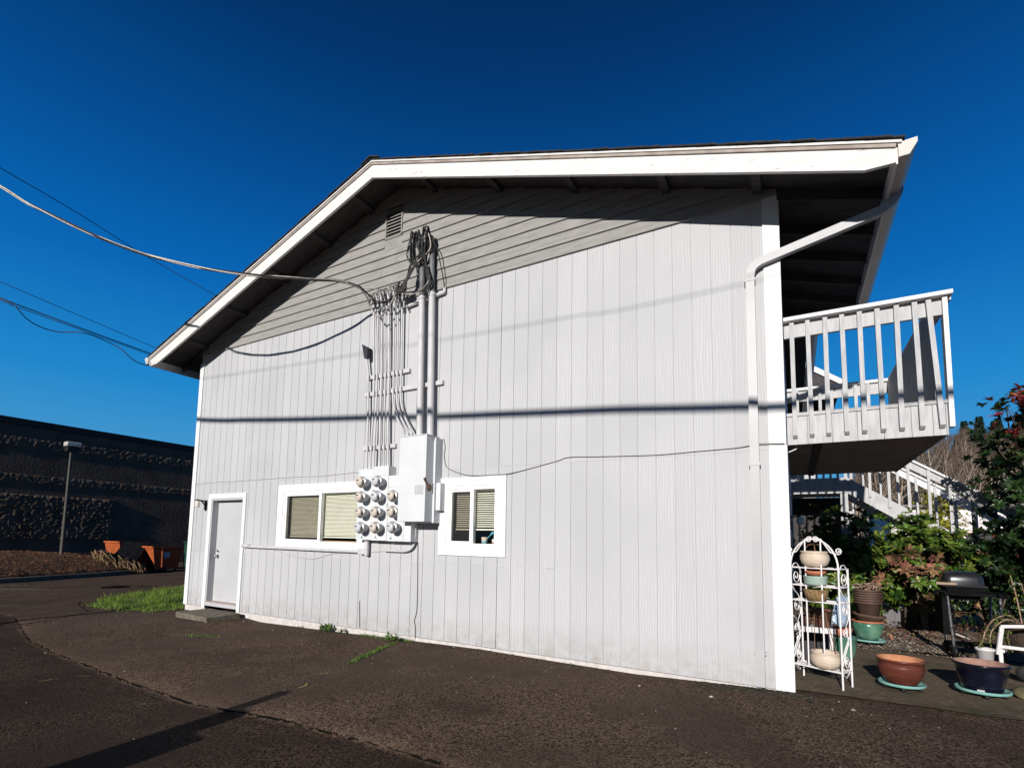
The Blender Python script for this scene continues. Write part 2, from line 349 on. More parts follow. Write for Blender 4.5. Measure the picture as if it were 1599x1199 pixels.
ribbon('road_crack', [(3.9, -3.1), (3.75, -3.4), (3.62, -3.7)], .014, 'dry_moss', lift=.006, seed=6, gaps=.5)
M['line'] = mat('worn_road_paint', (.30, .29, .28), (.42, .41, .39), scale=30, rough=.9)
ribbon('road_marking', [(-9.0, -1.9), (-7.4, -.66), (-6.3, .2)], .07, 'line', jit=.004, seed=8, gaps=.25)
ribbon('road_marking', [(-8.6, -.6), (-8.3, .3)], .06, 'line', jit=.004, seed=9, gaps=.2)
mh = MB(); mh.lathe([(0, gz(-6, 1.3)+.012), (.33, gz(-6, 1.3)+.012), (.36, gz(-6, 1.3)-.02)], (-6.0, 1.32, 0), 24)
tag(mh.build('manhole_cover', M['crack']), 'dark round manhole cover set in the road beyond the grass', 'manhole cover')

# yard paving and gravel on the right
M['paving'] = mat('mossy_paving', (.125, .088, .056), (.21, .155, .105), scale=22, rough=.95, bump=.9, bscale=120, c3=(.050, .052, .026), s3=1.6, lo3=.45, hi3=.72)
mb = MB(); pts = []
xs_ = [10.205+.1*i for i in range(40)]; ys_ = [.06+.1*i for i in range(30)]
v = [(x, y+(.03*noise.noise(Vector((x*3, 1, 1))) if j == 0 else 0), .016+.006*noise.noise(Vector((x, y, 0)))) for j, y in enumerate(ys_) for x in xs_]
n = len(xs_); mb.add(v, [(j*n+i, j*n+i+1, (j+1)*n+i+1, (j+1)*n+i) for j in range(len(ys_)-1) for i in range(n-1)], True)
tag(mb.build('paving', 'paving'), kind='structure')
M['gravel'] = mat('gravel', (.09, .068, .05), (.26, .205, .16), scale=70, rough=.95, bump=1, bscale=90, lo=.3, hi=.75)
mb = grid(10.205, 16, 50, [2.94+.12*i for i in range(50)], lambda x, y: .03+.015*noise.noise(Vector((x*2, y*2, 5))))
tag(mb.build('gravel_bed', 'gravel'), kind='structure')
M['pebble'] = mat('pebbles', (.13, .10, .075), (.30, .245, .195), scale=8, rough=.9, island=.5)
mb = MB(); rnd = random.Random(3)
for i in range(2600):
    x, y = rnd.uniform(10.25, 12.6), rnd.uniform(2.7, 5.6)
    if y < 2.95 and rnd.random() < .6: continue
    r = rnd.uniform(.006, .018); z = .035; a = rnd.random()*3
    p = [(x+r*math.cos(a+k*1.57)*rnd.uniform(.7, 1.1), y+r*math.sin(a+k*1.57)*rnd.uniform(.7, 1.1), z) for k in range(4)]
    mb.add(p+[(x, y, z+r*.8)], [(0, 1, 4), (1, 2, 4), (2, 3, 4), (3, 0, 4)])
tag(mb.build('loose_gravel', 'pebble'), kind='stuff')
# grit scattered on the asphalt
M['grit'] = mat('pale_grit', (.40, .36, .31), (.55, .51, .46), scale=5, rough=.9, island=.4)
mb = MB()
for i in range(240):
    x, y = rnd.uniform(-1.5, 11.5), -abs(rnd.gauss(0, 1.6))-.08
    r = rnd.uniform(.003, .009) if rnd.random() < .96 else rnd.uniform(.012, .022); z = gz(x, y); a = rnd.random()*3
    p = [(x+r*math.cos(a+k*1.57)*rnd.uniform(.6, 1.3), y+r*math.sin(a+k*1.57)*rnd.uniform(.6, 1.3), z) for k in range(4)]
    mb.add(p+[(x, y, z+r*.6)], [(0, 1, 4), (1, 2, 4), (2, 3, 4), (3, 0, 4)])
tag(mb.build('scattered_grit', 'grit'), kind='stuff')
# dirt and dead moss clumps along the foot of the wall at its right end
M['dirt'] = mat('dark_wet_dirt', (.018, .015, .011), (.05, .042, .028), scale=30, rough=1, island=.5)
mb = MB()
for i in range(900):
    x = rnd.uniform(9.3, 10.35) if rnd.random() < .7 else rnd.uniform(1.6, 10); y = -abs(rnd.gauss(0, .11))-.01
    r = rnd.uniform(.006, .02); z = gz(x, y)+.002; a = rnd.random()*3
    p = [(x+2*r*math.cos(a+k*1.26)*rnd.uniform(.6, 1.3), y+r*math.sin(a+k*1.26)*rnd.uniform(.6, 1.3), z-.002) for k in range(5)]
    mb.add(p+[(x, y, z+r*.35)], [(k, (k+1) % 5, 5) for k in range(5)])
tag(mb.build('dirt_crumbs', 'dirt'), kind='stuff')

# ------------------------------------------------------------------ the house
SL = .338; RX = 5.0; ZB = 6.70; ZT = 6.96          # roof slope, ridge x, fascia bottom/top at ridge
SLR = .3475
def sl_(x): return SLR if x > RX else SL
def zb(x): return ZB-sl_(x)*abs(x-RX)
def zt(x): return ZT-sl_(x)*abs(x-RX)
house = thing('apartment_building', 'pale grey two storey apartment house with vertical siding, white trim and a gable end', 'building', (5, 0, 0))
G = .2032
openings = [(.50, 1.50, -.2, 2.07), (2.62, 4.45, 1.25, 2.14), (6.09, 6.91, 1.28, 2.11)]
ZW = 5.05; GW = .007; GD = .008
brk = {-.19: 0, 10.2: 0}
gr = [k*G for k in range(0, 50)]
xs = sorted(set([-.19, 10.2]+gr+[o[0] for o in openings]+[o[1] for o in openings]))
sid = MB(); grv = MB()
def zints(x, lo, hi):
    out = [(lo, hi)]
    for a, b, c, d in openings:
        if a < x < b:
            nn = []
            for l, h in out:
                if c > l: nn.append((l, min(c, h)))
                if d < h: nn.append((max(d, l), h))
            out = nn
    return [(l, h) for l, h in out if h-l > .001]
for a, b in zip(xs, xs[1:]):
    xm = (a+b)/2
    ga = GW/2 if a in gr else 0; gb = GW/2 if b in gr else 0
    cuts = [0, 2.357, ZW] if xm > 37.5*G else [0, 1.05, 2.357, ZW]
    for l, h in zip(cuts, cuts[1:]):
        for l2, h2 in zints(xm, l, h):
            g2 = .0025
            sid.box(a+ga, b-gb, 0, .012, l2+g2, h2-g2)
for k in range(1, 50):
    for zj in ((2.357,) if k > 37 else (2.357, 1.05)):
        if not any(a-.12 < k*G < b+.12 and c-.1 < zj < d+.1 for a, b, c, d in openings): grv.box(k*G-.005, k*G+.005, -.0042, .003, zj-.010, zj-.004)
for a, b in zip(xs, xs[1:]):
    for l2, h2 in zints((a+b)/2, 0, ZW): grv.box(a, b, .0085, .016, l2, h2)
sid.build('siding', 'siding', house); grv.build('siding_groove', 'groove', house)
# flashing strips on the sheet joints
fl = MB()
def strip(x0, x1, z):
    segs = [(x0, x1)]
    for a, b, c, d in openings:
        if c-.1 < z < d+.1:
            segs = [q for s0, s1 in segs for q in ((s0, min(s1, a-.1)), (max(s0, b+.1), s1)) if q[1]-q[0] > .05]
    for a, b in segs: fl.box(a, b, -.003, .004, z-.006, z+.006)
strip(-.08, 10.06, 2.357); strip(1.6, 37.5*G, 1.05)
fl.build('siding_flashing', 'siding', house)
# structural shell behind
sh = MB()
sh.box(-.19, -.17, .02, 12, -.2, 5.1); sh.box(10.18, 10.2, .02, 12, -.2, 5.1); sh.box(-.19, 10.2, 11.98, 12, -.2, 5.1)
sh.build('side_wall', 'siding', house)
fo = MB(); fo.box(-.17, .49, -.004, .06, -.3, -.003); fo.box(1.51, 10.07, -.004, .06, -.3, -.003)
fo.build('foundation', 'foundation', house)
rm = MB()   # rooms behind the windows
for x0, x1, y1 in ((2.3, 4.75, 2.2), (5.9, 7.3, 2.2)):
    rm.add([(x0, .03, .5), (x1, .03, .5), (x1, y1, .5), (x0, y1, .5), (x0, .03, 2.3), (x1, .03, 2.3), (x1, y1, 2.3), (x0, y1, 2.3)],
           [(0, 1, 2, 3), (4, 5, 6, 7), (0, 3, 7, 4), (1, 2, 6, 5), (2, 3, 7, 6)])
rm.build('room_interior', mat('dim_room', (.035, .03, .025), rough=.9), house)
# gable boards
gb = MB(); z = 5.03; rnd = random.Random(11); bh = .158
while z < 6.95:
    z1 = z+bh; xl = RX-(ZT-.02-z)/SL; xr = RX+(ZT-.02-z)/SLR
    xl = max(xl, -.19); xr = min(xr, 10.2)
    if xr-xl < .1: break
    cutx = rnd.uniform(xl+.5, xr-.5) if xr-xl > 3 else None
    pieces = [(xl, cutx-.002), (cutx+.002, xr)] if cutx else [(xl, xr)]
    for a, b in pieces:
        for c, d in (((a, min(b, 4.74)), (max(a, 5.10), b)) if z1 > 6.10 and z < 6.58 else ((a, b),)):
            if d-c > .02:   # lap board: its foot stands proud of the board below
                gb.add([(c, -.028, z), (d, -.028, z), (d, -.006, z1+.004), (c, -.006, z1+.004), (c, .006, z), (d, .006, z), (d, .006, z1), (c, .006, z1)],
                       [(0, 1, 2, 3), (0, 4, 5, 1), (4, 7, 6, 5), (0, 3, 7, 4), (1, 5, 6, 2)])
    z = z1+.001
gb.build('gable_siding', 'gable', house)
bk = MB(); bk.prism([(-.19, 5.0), (10.2, 5.0), (10.2, zt(10.2)-.04), (RX, ZT-.04), (-.19, zt(-.19)-.04)], .012, .03)
bk.build('gable_backing', 'dark', house)
vt = MB(); vt.box(4.745, 4.765, -.03, .01, 6.11, 6.57); vt.box(5.075, 5.095, -.03, .01, 6.11, 6.57); vt.box(4.738, 5.102, -.016, .01, 5.93, 6.104); vt.box(4.745, 5.095, -.03, .01, 6.105, 6.125); vt.box(4.745, 5.095, -.03, .01, 6.56, 6.58)
vo_ = vt.build('gable_vent', 'gable', house)
vt = MB()
for i in range(8):
    z = 6.135+i*.054
    vt.add([(4.765, -.024, z), (5.075, -.024, z), (5.075, .004, z+.034), (4.765, .004, z+.034), (4.765, -.024, z+.006), (5.075, -.024, z+.006), (5.075, .004, z+.04), (4.765, .004, z+.04)],
           [(0, 1, 2, 3), (4, 5, 6, 7), (0, 1, 5, 4)])
vt.build('louvre', 'gable', vo_)
# corner boards
cb = MB(); cb.box(10.06, 10.222, -.022, 0, -.02, 2.388); cb.box(10.06, 10.215, -.019, 0, 2.392, 5.03); cb.box(10.2, 10.222, 0, .1, -.02, 2.388); cb.box(10.2, 10.215, 0, .1, 2.392, 5.03)
cb.build('corner_board', 'trim', house, bevel=.002)
cb = MB(); cb.box(-.212, -.09, -.022, 0, .0, 4.86); cb.box(-.212, -.19, 0, .1, .0, 4.86); cb.build('corner_board', 'trim', house, bevel=.002)
# rake fascia
YF = -.62; XL = -.94; XR = 11.10
for sgn, xe in ((-1, XL), (1, XR)):
    f = MB()
    xcut = xe-sgn*.22
    f.prism([(RX, ZB), (xcut, zb(xcut)), (xe, zb(xe)+.07), (xe, zt(xe)-.045), (RX, ZT-.045)], YF, YF+.038)
    f.build('rake_board', 'fascia', house)
    f = MB(); f.prism([(RX, ZT-.062), (xe, zt(xe)-.062), (xe, zt(xe)-.028), (RX, ZT-.028)], YF-.018, YF+.03); f.build('rake_trim', 'brown_edge', house)
    f = MB(); f.prism([(RX, ZT-.028), (xe+sgn*.04, zt(xe+sgn*.04)-.028), (xe+sgn*.04, zt(xe+sgn*.04)-.006), (RX, ZT-.006)], YF-.03, YF+.02); f.build('drip_edge', 'fascia', house)
# roof deck (seen from below) and shingles
dk = MB()
dk.prism([(XL, zt(XL)-.05), (RX, ZT-.05), (XR, zt(XR)-.05), (XR, zt(XR)-.03), (RX, ZT-.03), (XL, zt(XL)-.03)], YF+.035, 3.22)
dk.prism([(XL, zt(XL)-.05), (RX, ZT-.05), (10.55, zt(10.55)-.05), (10.55, zt(10.55)-.03), (RX, ZT-.03), (XL, zt(XL)-.03)], 3.22, 12.5)
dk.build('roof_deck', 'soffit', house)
shg = MB(); rnd = random.Random(5)
for sgn in (-1, 1):
    xe = (XL-.05, XR+.06)[sgn > 0]; L_ = abs(xe-RX); nC = int(L_/.135)
    for i in range(nC):
        u0 = i*L_/nC; u1 = u0+L_/nC+.05
        x0, x1 = RX+sgn*u0, RX+sgn*min(u1, L_); yy = YF-.045-rnd.uniform(0, .014); ye = 3.25 if (sgn > 0 and abs(x1-RX) > 5.6) else 12.5
        za, zc = ZT-(SLR if sgn > 0 else SL)*abs(x0-RX), ZT-(SLR if sgn > 0 else SL)*abs(x1-RX)
        shg.add([(x0, yy, za), (x1, yy, zc+.003), (x1, ye, zc+.003), (x0, ye, za), (x0, yy, za+.009), (x1, yy, zc+.022), (x1, ye, zc+.022), (x0, ye, za+.009)],
                [(0, 1, 2, 3), (4, 5, 6, 7), (0, 1, 5, 4), (1, 2, 6, 5), (0, 3, 7, 4)])
shg.prism([(RX-.17, ZT-.04), (RX, ZT+.025), (RX+.17, ZT-.04), (RX+.17, ZT-.02), (RX, ZT+.045), (RX-.17, ZT-.02)], YF-.07, 12.5)
shg.build('roof', 'shingle', house)
rp = MB(); rp.tube([(1.55, .25, zt(1.55)), (1.55, .25, zt(1.55)+.33)], .045, 10); rp.lathe([(.075, 0), (.075, .05), (.0, .075)], (1.55, .25, zt(1.55)+.3), 12)
rp.build('roof_vent_pipe', 'black', house)
# lookouts under the rake
for x in (.0, 1.22, 2.44, 3.5, 4.45, 5.72, 6.85, 7.97, 9.09, 10.02):
    if abs(x-RX) < .1: continue
    l = MB(); z = zt(x)-.051; sg = -1 if x < RX else 1
    l.add([(x-.045, YF+.038, z+.045*SL*sg), (x+.045, YF+.038, z-.045*SL*sg), (x+.045, -.005, z-.045*SL*sg), (x-.045, -.005, z+.045*SL*sg),
           (x-.045, YF+.038, z-.06+.045*SL*sg), (x+.045, YF+.038, z-.06-.045*SL*sg), (x+.045, -.005, z-.06-.045*SL*sg), (x-.045, -.005, z-.06+.045*SL*sg)],
          [(0, 1, 2, 3), (4, 5, 6, 7), (0, 1, 5, 4), (2, 3, 7, 6), (0, 3, 7, 4), (1, 2, 6, 5)])
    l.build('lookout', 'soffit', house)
# rafter tails under both eaves
for side, x0, x1 in ((1, 10.2, 11.08), (-1, -.19, -.90)):
    for i in range(6):
        y = -.02+.61*i+(.06 if i else 0)
        if y > 3.2: break
        l = MB(); za, zc = zt(x0)-.051, zt(x1)-.051
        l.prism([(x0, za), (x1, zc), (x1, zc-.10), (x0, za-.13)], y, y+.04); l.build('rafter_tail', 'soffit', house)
# eave fascia + gutters
def gutter(x, sg, y0, y1, nm='gutter'):
    z = zt(x)-.02
    p = [(x, z-.13), (x, z), (x+sg*.004, z), (x+sg*.006, z-.122), (x+sg*.065, z-.122), (x+sg*.118, z-.03), (x+sg*.118, z+.0), (x+sg*.130, z+.004), (x+sg*.130, z-.035), (x+sg*.073, z-.13)]
    g = MB(); g.prism(p, y0, y1)
    g.prism([(x, z-.13), (x, z), (x+sg*.13, z+.004), (x+sg*.13, z-.035), (x+sg*.073, z-.13)], y0-.003, y0+.001)
    g.build(nm, 'gutter', house)
    f = MB(); f.box(x-sg*.022, x-sg*.001, y0+.03, y1, z-.17, z-.012); f.build('eave_board', 'fascia', house)
gutter(11.115, 1, YF-.01, 3.23); gutter(-.965, -1, YF-.04, 12.4); gutter(10.575, 1, 3.26, 12.4)
# downspout
ds = MB()
path = smooth_path([(11.185, -.04, 4.74), (11.18, -.045, 4.69), (11.13, -.05, 4.615), (11.05, -.055, 4.555)], 4)+smooth_path([(10.13, -.06, 4.345), (10.02, -.06, 4.315), (9.955, -.06, 4.26), (9.935, -.06, 4.17)], 5)+[(9.93, -.06, .33), (9.93, -.06, .02)]
path = [Vector(p) for p in path]
v = []; hw, hd = .042, .032
for i, p in enumerate(path):
    d = (path[min(i+1, len(path)-1)]-path[max(i-1, 0)]).normalized(); side = Vector((d.z, 0, -d.x)).normalized()
    yv = Vector((0, 1, 0))
    for a, b in ((-1, -1), (1, -1), (1, 1), (-1, 1)): v.append(p+side*a*hw+yv*b*hd)
ds.add(v, [(i*4+k, i*4+(k+1) % 4, i*4+4+(k+1) % 4, i*4+4+k) for i in range(len(path)-1) for k in range(4)]+[(0, 1, 2, 3)])
dso = ds.build('downspout', 'downspout', house)
for z in (4.14, 2.2, .34):
    b = MB(); xx = 9.932; b.box(xx-.052, xx+.052, -.097, -.03, z-.012, z+.012); b.build('bracket', 'downspout', dso)

# windows
def window(x0, x1, z0, z1, ox0, ox1, oz0, oz1, ndiv, blind_to, screen_first=True):
    wn = MB(); y = -.022
    wn.box(ox0, x0, y, .0, oz0, oz1); wn.box(x1, ox1, y, .0, oz0, oz1); wn.box(x0, x1, y-.001, .0, z1, oz1); wn.box(x0, x1, y-.001, .0, oz0, z0)
    W_ = wn.build('window', 'trim', house, bevel=.002)
    fr = MB(); t = .05
    fr.box(x0, x0+t, -.012, .07, z0, z1); fr.box(x1-t, x1, -.012, .07, z0, z1); fr.box(x0+t, x1-t, -.013, .07, z0, z0+t); fr.box(x0+t, x1-t, -.013, .07, z1-t, z1)
    xm = (x0+x1)/2; fr.box(xm-.028, xm+.028, -.006, .06, z0+t, z1-t)
    # inner sash of the screened side
    s = .028; fr.box(x0+t, x0+t+s, .0, .05, z0+t, z1-t); fr.box(x0+t+s, xm-.028, .0, .05, z1-t-s, z1-t); fr.box(x0+t+s, xm-.028, .0, .05, z0+t, z0+t+s)
    fr.build('frame', 'vinyl', W_, bevel=.002)
    p = MB(); p.box(xm+.028, x1-t, .028, .032, z0+t, z1-t); p.build('pane', 'glass', W_)
    p = MB(); p.box(x0+t+s, xm-.028, .028, .032, z0+t+s, z1-t-s); p.build('pane', 'glass', W_)
    p = MB(); p.box(x0+t+s, xm-.028, .014, .0145, z0+t+s, z1-t-s); p.build('screen', 'screen', W_)
    b = MB(); z = z1-t-.02; i = 0; rr = random.Random(int(x0*10))
    b.box(x0+.09, x1-.04, .075, .115, z-.005, z+.03)
    while z > blind_to:
        sw = .009 if x0 < 4 else .0082; b.add([(x0+.10, .082, z-sw), (x1-.05, .082, z-sw), (x1-.05, .082+2.3*sw, z+sw), (x0+.10, .082+2.3*sw, z+sw)], [(0, 1, 2, 3)]); z -= .0215 if x0 < 4 else .030
    b.box(x0+.10, x1-.05, .08, .104, z-.02, z)
    b.build('blind', 'blind', W_)
    return W_
w1 = window(2.62, 4.45, 1.25, 2.14, 2.48, 4.58, 1.15, 2.255, 2, 1.40)
w2 = window(6.09, 6.91, 1.28, 2.11, 5.965, 7.035, 1.163, 2.23, 2, 1.53)
s_ = MB(); s_.box(2.7, 4.4, .08, .3, 1.25, 1.315); s_.build('sill_board', mat('tan_sill', (.42, .28, .15), rough=.6), w1)
# things standing on the sill of the small window
M['cream'] = mat('cream_plastic', (.62, .50, .40), rough=.5); M['aqua'] = mat('aqua_plastic', (.12, .45, .62), rough=.4)
c = thing('cup', 'cream cup with a blue band standing on the inner sill of the small window', 'cup', (6.62, .15, 1.33))
m_ = MB(); m_.lathe([(0, 0), (.038, 0), (.045, .09), (.041, .09), (.036, .01), (0, .01)], (6.62, .15, 1.33), 16); m_.build('cup_body', 'cream', c)
m_ = MB(); m_.lathe([(.0405, .015), (.0420, .035)], (6.62, .15, 1.33), 16); m_.build('band', 'aqua', c)
m_ = MB(); m_.tube([(6.60, .15, 1.345), (6.735, .15, 1.47)], [.006, .006], 6); m_.box(-.012, .012, -.008, .008, -.03, .03, Matrix.Translation((6.745, .15, 1.478)) @ Matrix.Rotation(R(45), 4, 'Y'))
tag(m_.build('brush', 'aqua'), 'blue brush leaning out of the cup behind the small window', 'brush')
m_ = MB(); m_.box(6.755, 6.845, .12, .18, 1.33, 1.395)
tag(m_.build('small_box', mat('printed_carton', (.75, .70, .66), (.35, .10, .08), scale=22, lo=.55, hi=.6), bevel=.002), 'small white printed carton beside the cup behind the small window', 'box')

# door
d = MB(); d.box(.405, .505, -.022, 0, -.02, 2.155); d.box(1.495, 1.578, -.022, 0, -.02, 2.155); d.box(.505, 1.495, -.023, 0, 2.065, 2.155)
door = d.build('door', 'trim', house, bevel=.002)
d = MB(); d.box(.50, .535, -.01, .16, .1, 2.065); d.box(1.465, 1.5, -.01, .16, .1, 2.065); d.box(.535, 1.465, -.01, .16, 2.03, 2.065); d.box(.49, 1.51, -.012, .2, .03, .10)
d.build('jamb', 'door', door)
d = MB(); d.box(.535, 1.465, .115, .155, .105, 2.03); d.build('door_leaf', 'door', door)
d = MB(); d.box(.50, 1.5, -.03, .12, .098, .112); d.build('threshold', mat('worn_threshold', (.42, .33, .30), rough=.6), door)
d = MB(); d.lathe([(.035, 0), (.035, .01), (.012, .012), (.012, .04), (.028, .045), (.03, .06), (.022, .075), (0, .078)], (.62, .115, .96), 14, (0, -1, 0))
d.build('handle', 'chrome', door)
d = MB(); d.lathe([(.03, 0), (.03, .022), (.02, .026), (0, .026)], (.62, .115, 1.07), 14, (0, -1, 0)); d.build('deadbolt', 'chrome', door)
st = MB(); st.box(-.52, .52, -.30, .30, -.06, .06, Matrix.Translation((1.22, -.37, -.065)) @ Matrix.Rotation(R(-3), 4, 'Z'))
stp = tag(st.build('doorstep', 'concrete', bevel=.015), 'low worn concrete slab lying in front of the grey door', 'doorstep')

# wall lamp
wl = thing('wall_lamp', 'black bracket lamp with a white glass shade beside the grey door', 'lamp', (.30, 0, 1.98))
m_ = MB(); m_.box(.265, .335, -.02, 0, 1.86, 2.04); m_.bar((.30, -.01, 2.02), (.30, -.19, 2.035), .03, .024); m_.bar((.30, -.01, 1.93), (.30, -.10, 2.02), .02, .02); m_.lathe([(.0, .02), (.05, .018), (.055, 0), (.0, 0)], (.30, -.17, 2.02), 14)
m_.build('bracket', 'black', wl)
m_ = MB(); m_.lathe([(.046, 0), (.046, -.11), (.038, -.125), (0, -.128)], (.30, -.17, 2.02), 16); m_.build('lamp_shade', mat('opal_glass', (.72, .68, .58), rough=.3), wl)

# balcony
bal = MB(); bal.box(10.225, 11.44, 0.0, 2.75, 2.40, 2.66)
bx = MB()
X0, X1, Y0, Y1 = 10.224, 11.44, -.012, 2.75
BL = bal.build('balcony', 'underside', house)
f = MB()
for a, b in zip([X0, 10.40, 10.60, 10.80, 11.0, 11.2, 11.35], [10.40, 10.60, 10.80, 11.0, 11.2, 11.35, X1]): f.box(a+.002, b-.002, Y0, -.001, 2.385, 2.665)
for i in range(14):
    a = Y0+i*(Y1-Y0)/14; f.box(X1+.001, X1+.013, a+.002, a+(Y1-Y0)/14-.002, 2.385, 2.665)
f.build('fascia_board', 'deckpaint', BL)
f = MB(); f.box(X0, X1+.03, Y0-.014, 2.76, 2.668, 2.70); f.build('deck_board', 'deckpaint', BL)
f = MB(); f.box(10.45, 10.52, .01, 2.7, 2.380, 2.399); f.build('batten', 'soffit', BL)
f = MB(); f.box(X0+.0, X1+.02, -.012, .026, 3.475, 3.627); f.box(X1-.02, X1+.018, .03, 2.75, 3.475, 3.627); f.box(X0, X1-.02, 2.72, 2.758, 3.475, 3.627); f.build('rail', 'deckpaint', BL)
f = MB(); f.box(X0, X1+.085, -.09, .06, 3.63, 3.668); f.box(X1-.03, X1+.10, .06, 2.82, 3.63, 3.668); f.box(X0, X1-.03, 2.68, 2.82, 3.63, 3.668); f.build('rail_cap', 'trim', BL, bevel=.003)
rr = random.Random(2)
for i, x in enumerate((10.294, 10.434, 10.573, 10.715, 10.852, 10.991, 11.129, 11.268, 11.392)):
    f = MB(); lean = (.0, .002, -.002, .001, 0, .002, -.001, .003, .016)[i]
    f.add([(x-.019-lean*2, -.052, 3.627), (x+.019-lean*2, -.052, 3.627), (x+.019-lean*2, -.0145, 3.627), (x-.019-lean*2, -.0145, 3.627),
           (x-.019+lean, -.064, 2.47), (x+.019+lean, -.064, 2.47), (x+.019+lean, -.0275, 2.445), (x-.019+lean, -.0275, 2.445)],
          [(0, 1, 2, 3), (4, 5, 6, 7), (0, 1, 5, 4), (1, 2, 6, 5), (2, 3, 7, 6), (3, 0, 4, 7)])
    f.build('baluster', 'deckpaint', BL)
f = MB(); f.box(X1+.016, X1+.052, -.05, .04, 2.45, 3.627); f.build('post', 'trim', BL, bevel=.002)
for i in range(16):
    y = .16+i*.16; f = MB(); f.box(X1-.034, X1-.0205, y-.02, y+.132, 2.702, 3.627); f.build('baluster', 'deckpaint', BL)
for i in range(8):
    x = 10.33+i*.14; f = MB(); f.box(x, x+.038, 2.68, 2.718, 2.702, 3.627); f.build('baluster', 'deckpaint', BL)
# eye hook
f = MB(); f.tube([(10.235, -.03, 2.31), (10.30, -.06, 2.335)], .006, 6); f.build('hook', 'trim', BL)

# ------------------------------------------------------------------ electrical gear
cab = thing('electrical_cabinet', 'tall light grey steel electrical cabinet between the two ground floor windows', 'electrical cabinet', (5.7, 0, 1.61))
m_ = MB(); m_.box(5.50, 5.985, -.165, -.004, 1.60, 2.79); m_.build('back_box', 'steelpaint', cab, bevel=.003)
m_ = MB(); m_.box(5.482, 5.955, -.335, -.167, 1.612, 2.80); m_.build('door', 'steelpaint', cab, bevel=.004)
m_ = MB(); m_.box(5.475, 5.965, -.345, -.05, 2.801, 2.812); m_.build('rain_lip', 'steelpaint', cab)
m_ = MB(); m_.box(5.775, 5.925, -.3375, -.3352, 1.98, 2.11); m_.build('label_plate', mat('grey_label', (.40, .41, .43), (.50, .51, .53), scale=60), cab)
m_ = MB(); m_.bar((5.957, -.30, 2.12), (5.957, -.36, 2.20), .02, .03); m_.lathe([(.05, 0), (.05, .008), (0, .008)], (5.957, -.25, 2.08), 12, (1, 0, 0)); m_.build('handle', mat('rusty_handle', (.14, .08, .05), rough=.7), cab)
m_ = MB(); m_.box(5.986, 6.06, -.13, -.015, 1.775, 2.155)
tag(m_.build('junction_box', 'steelpaint', bevel=.004), 'small narrow grey box fixed to the right side of the electrical cabinet', 'junction box')
mbk = thing('meter_bank', 'light grey steel enclosure behind the round electricity meters', 'meter bank', (5.0, 0, 1.33))
for x0, x1, z0, z1, dy in ((4.53, 4.828, 1.345, 2.415, 0), (4.832, 5.138, 1.340, 2.44, .003), (5.142, 5.455, 1.335, 2.29, .001), (5.459, 5.59, 1.333, 1.607, .002)):
    m_ = MB(); m_.box(x0, x1, -.16-dy, -.004, z0, z1); m_.build('enclosure', 'steelpaint', mbk, bevel=.003)
m_ = MB()
for x0, x1, z in ((4.54, 4.82, 2.28), (4.84, 5.13, 2.30), (5.15, 5.445, 2.12), (4.54, 4.82, 1.42), (4.84, 5.13, 1.42), (5.15, 5.445, 1.42)): m_.box(x0, x1, -.1655, -.160, z, z+.004)
m_.build('cover_seam', 'conduit', mbk)
M['green_ink'] = mat('green_ink', (.02, .32, .18), rough=.6)
m_ = MB(); rr = random.Random(9)
for cx, cz in ((4.865, 2.08), (5.13, 1.86), (4.66, 1.385), (4.93, 1.392), (5.235, 1.38)):
    pts_ = [(cx+rr.uniform(-.028, .028), -.1665, cz+rr.uniform(-.02, .02)) for k in range(6)]
    m_.tube(pts_, .0032, 4)
m_.build('handwriting', 'green_ink', mbk)
M['meter_beige'] = mat('beige_meter_plastic', (.52, .455, .395), (.60, .53, .46), rough=.3, coat=.3)
M['meter_grey'] = mat('grey_meter_plastic', (.50, .50, .53), (.58, .58, .61), rough=.3, coat=.3)
M['meter_ring'] = mat('meter_ring_steel', (.45, .44, .43), rough=.35, metal=.7)
M['dial'] = mat('meter_dark_part', (.05, .05, .06), rough=.3)
def meter(x, z, body, label, rust=False):
    t = thing('electric_meter', label, 'electricity meter', (x, -.165, z), 'round electricity meters on the meter bank')
    a = MB(); a.lathe([(.058, -.004), (.058, .10), (.0, .10)], (x, -.165, z), 20, (0, -1, 0)); a.build('socket', 'steelpaint', t)
    a = MB(); a.lathe([(.0, .096), (.082, .098), (.087, .106), (.087, .120), (.078, .127), (.0, .13)], (x, -.165, z), 28, (0, -1, 0)); a.build('ring', 'meter_ring', t)
    a = MB(); a.lathe([(.070, .125), (.069, .150), (.065, .170), (.057, .182), (.046, .188), (0, .189)], (x, -.165, z), 28, (0, -1, 0)); a.build('cover', body, t)
    a = MB(); a.box(x-.034, x+.012, -.3572, -.354, z+.014, z+.028); a.build('display', 'dial', t)
    a = MB(); a.box(x+.053, x+.0685, -.334, -.296, z-.032, z+.014); a.build('side_panel', 'dial', t)
    return t
B_, G_ = 'meter_beige', 'meter_grey'
for x, z, b, l in ((4.72, 2.200, B_, 'beige round meter with rusty side, leftmost in the top row'), (5.032, 2.200, G_, 'grey round meter, rightmost in the top row'),
                   (4.718, 1.977, B_, 'beige round meter, left in the second row from the top'), (5.028, 1.977, G_, 'grey round meter, middle of the second row from the top'), (5.338, 1.978, B_, 'pale beige round meter nearest the cabinet, second row from the top'),
                   (4.725, 1.750, B_, 'beige round meter, left in the third row from the top'), (5.033, 1.749, B_, 'beige round meter, middle of the third row from the top'), (5.340, 1.752, B_, 'beige round meter nearest the cabinet, third row from the top'),
                   (4.727, 1.522, G_, 'grey round meter, left end of the bottom row'), (5.029, 1.526, B_, 'beige round meter, middle of the bottom row'), (5.350, 1.532, G_, 'grey round meter, right end of the bottom row')):
    meter(x, z, b, l)
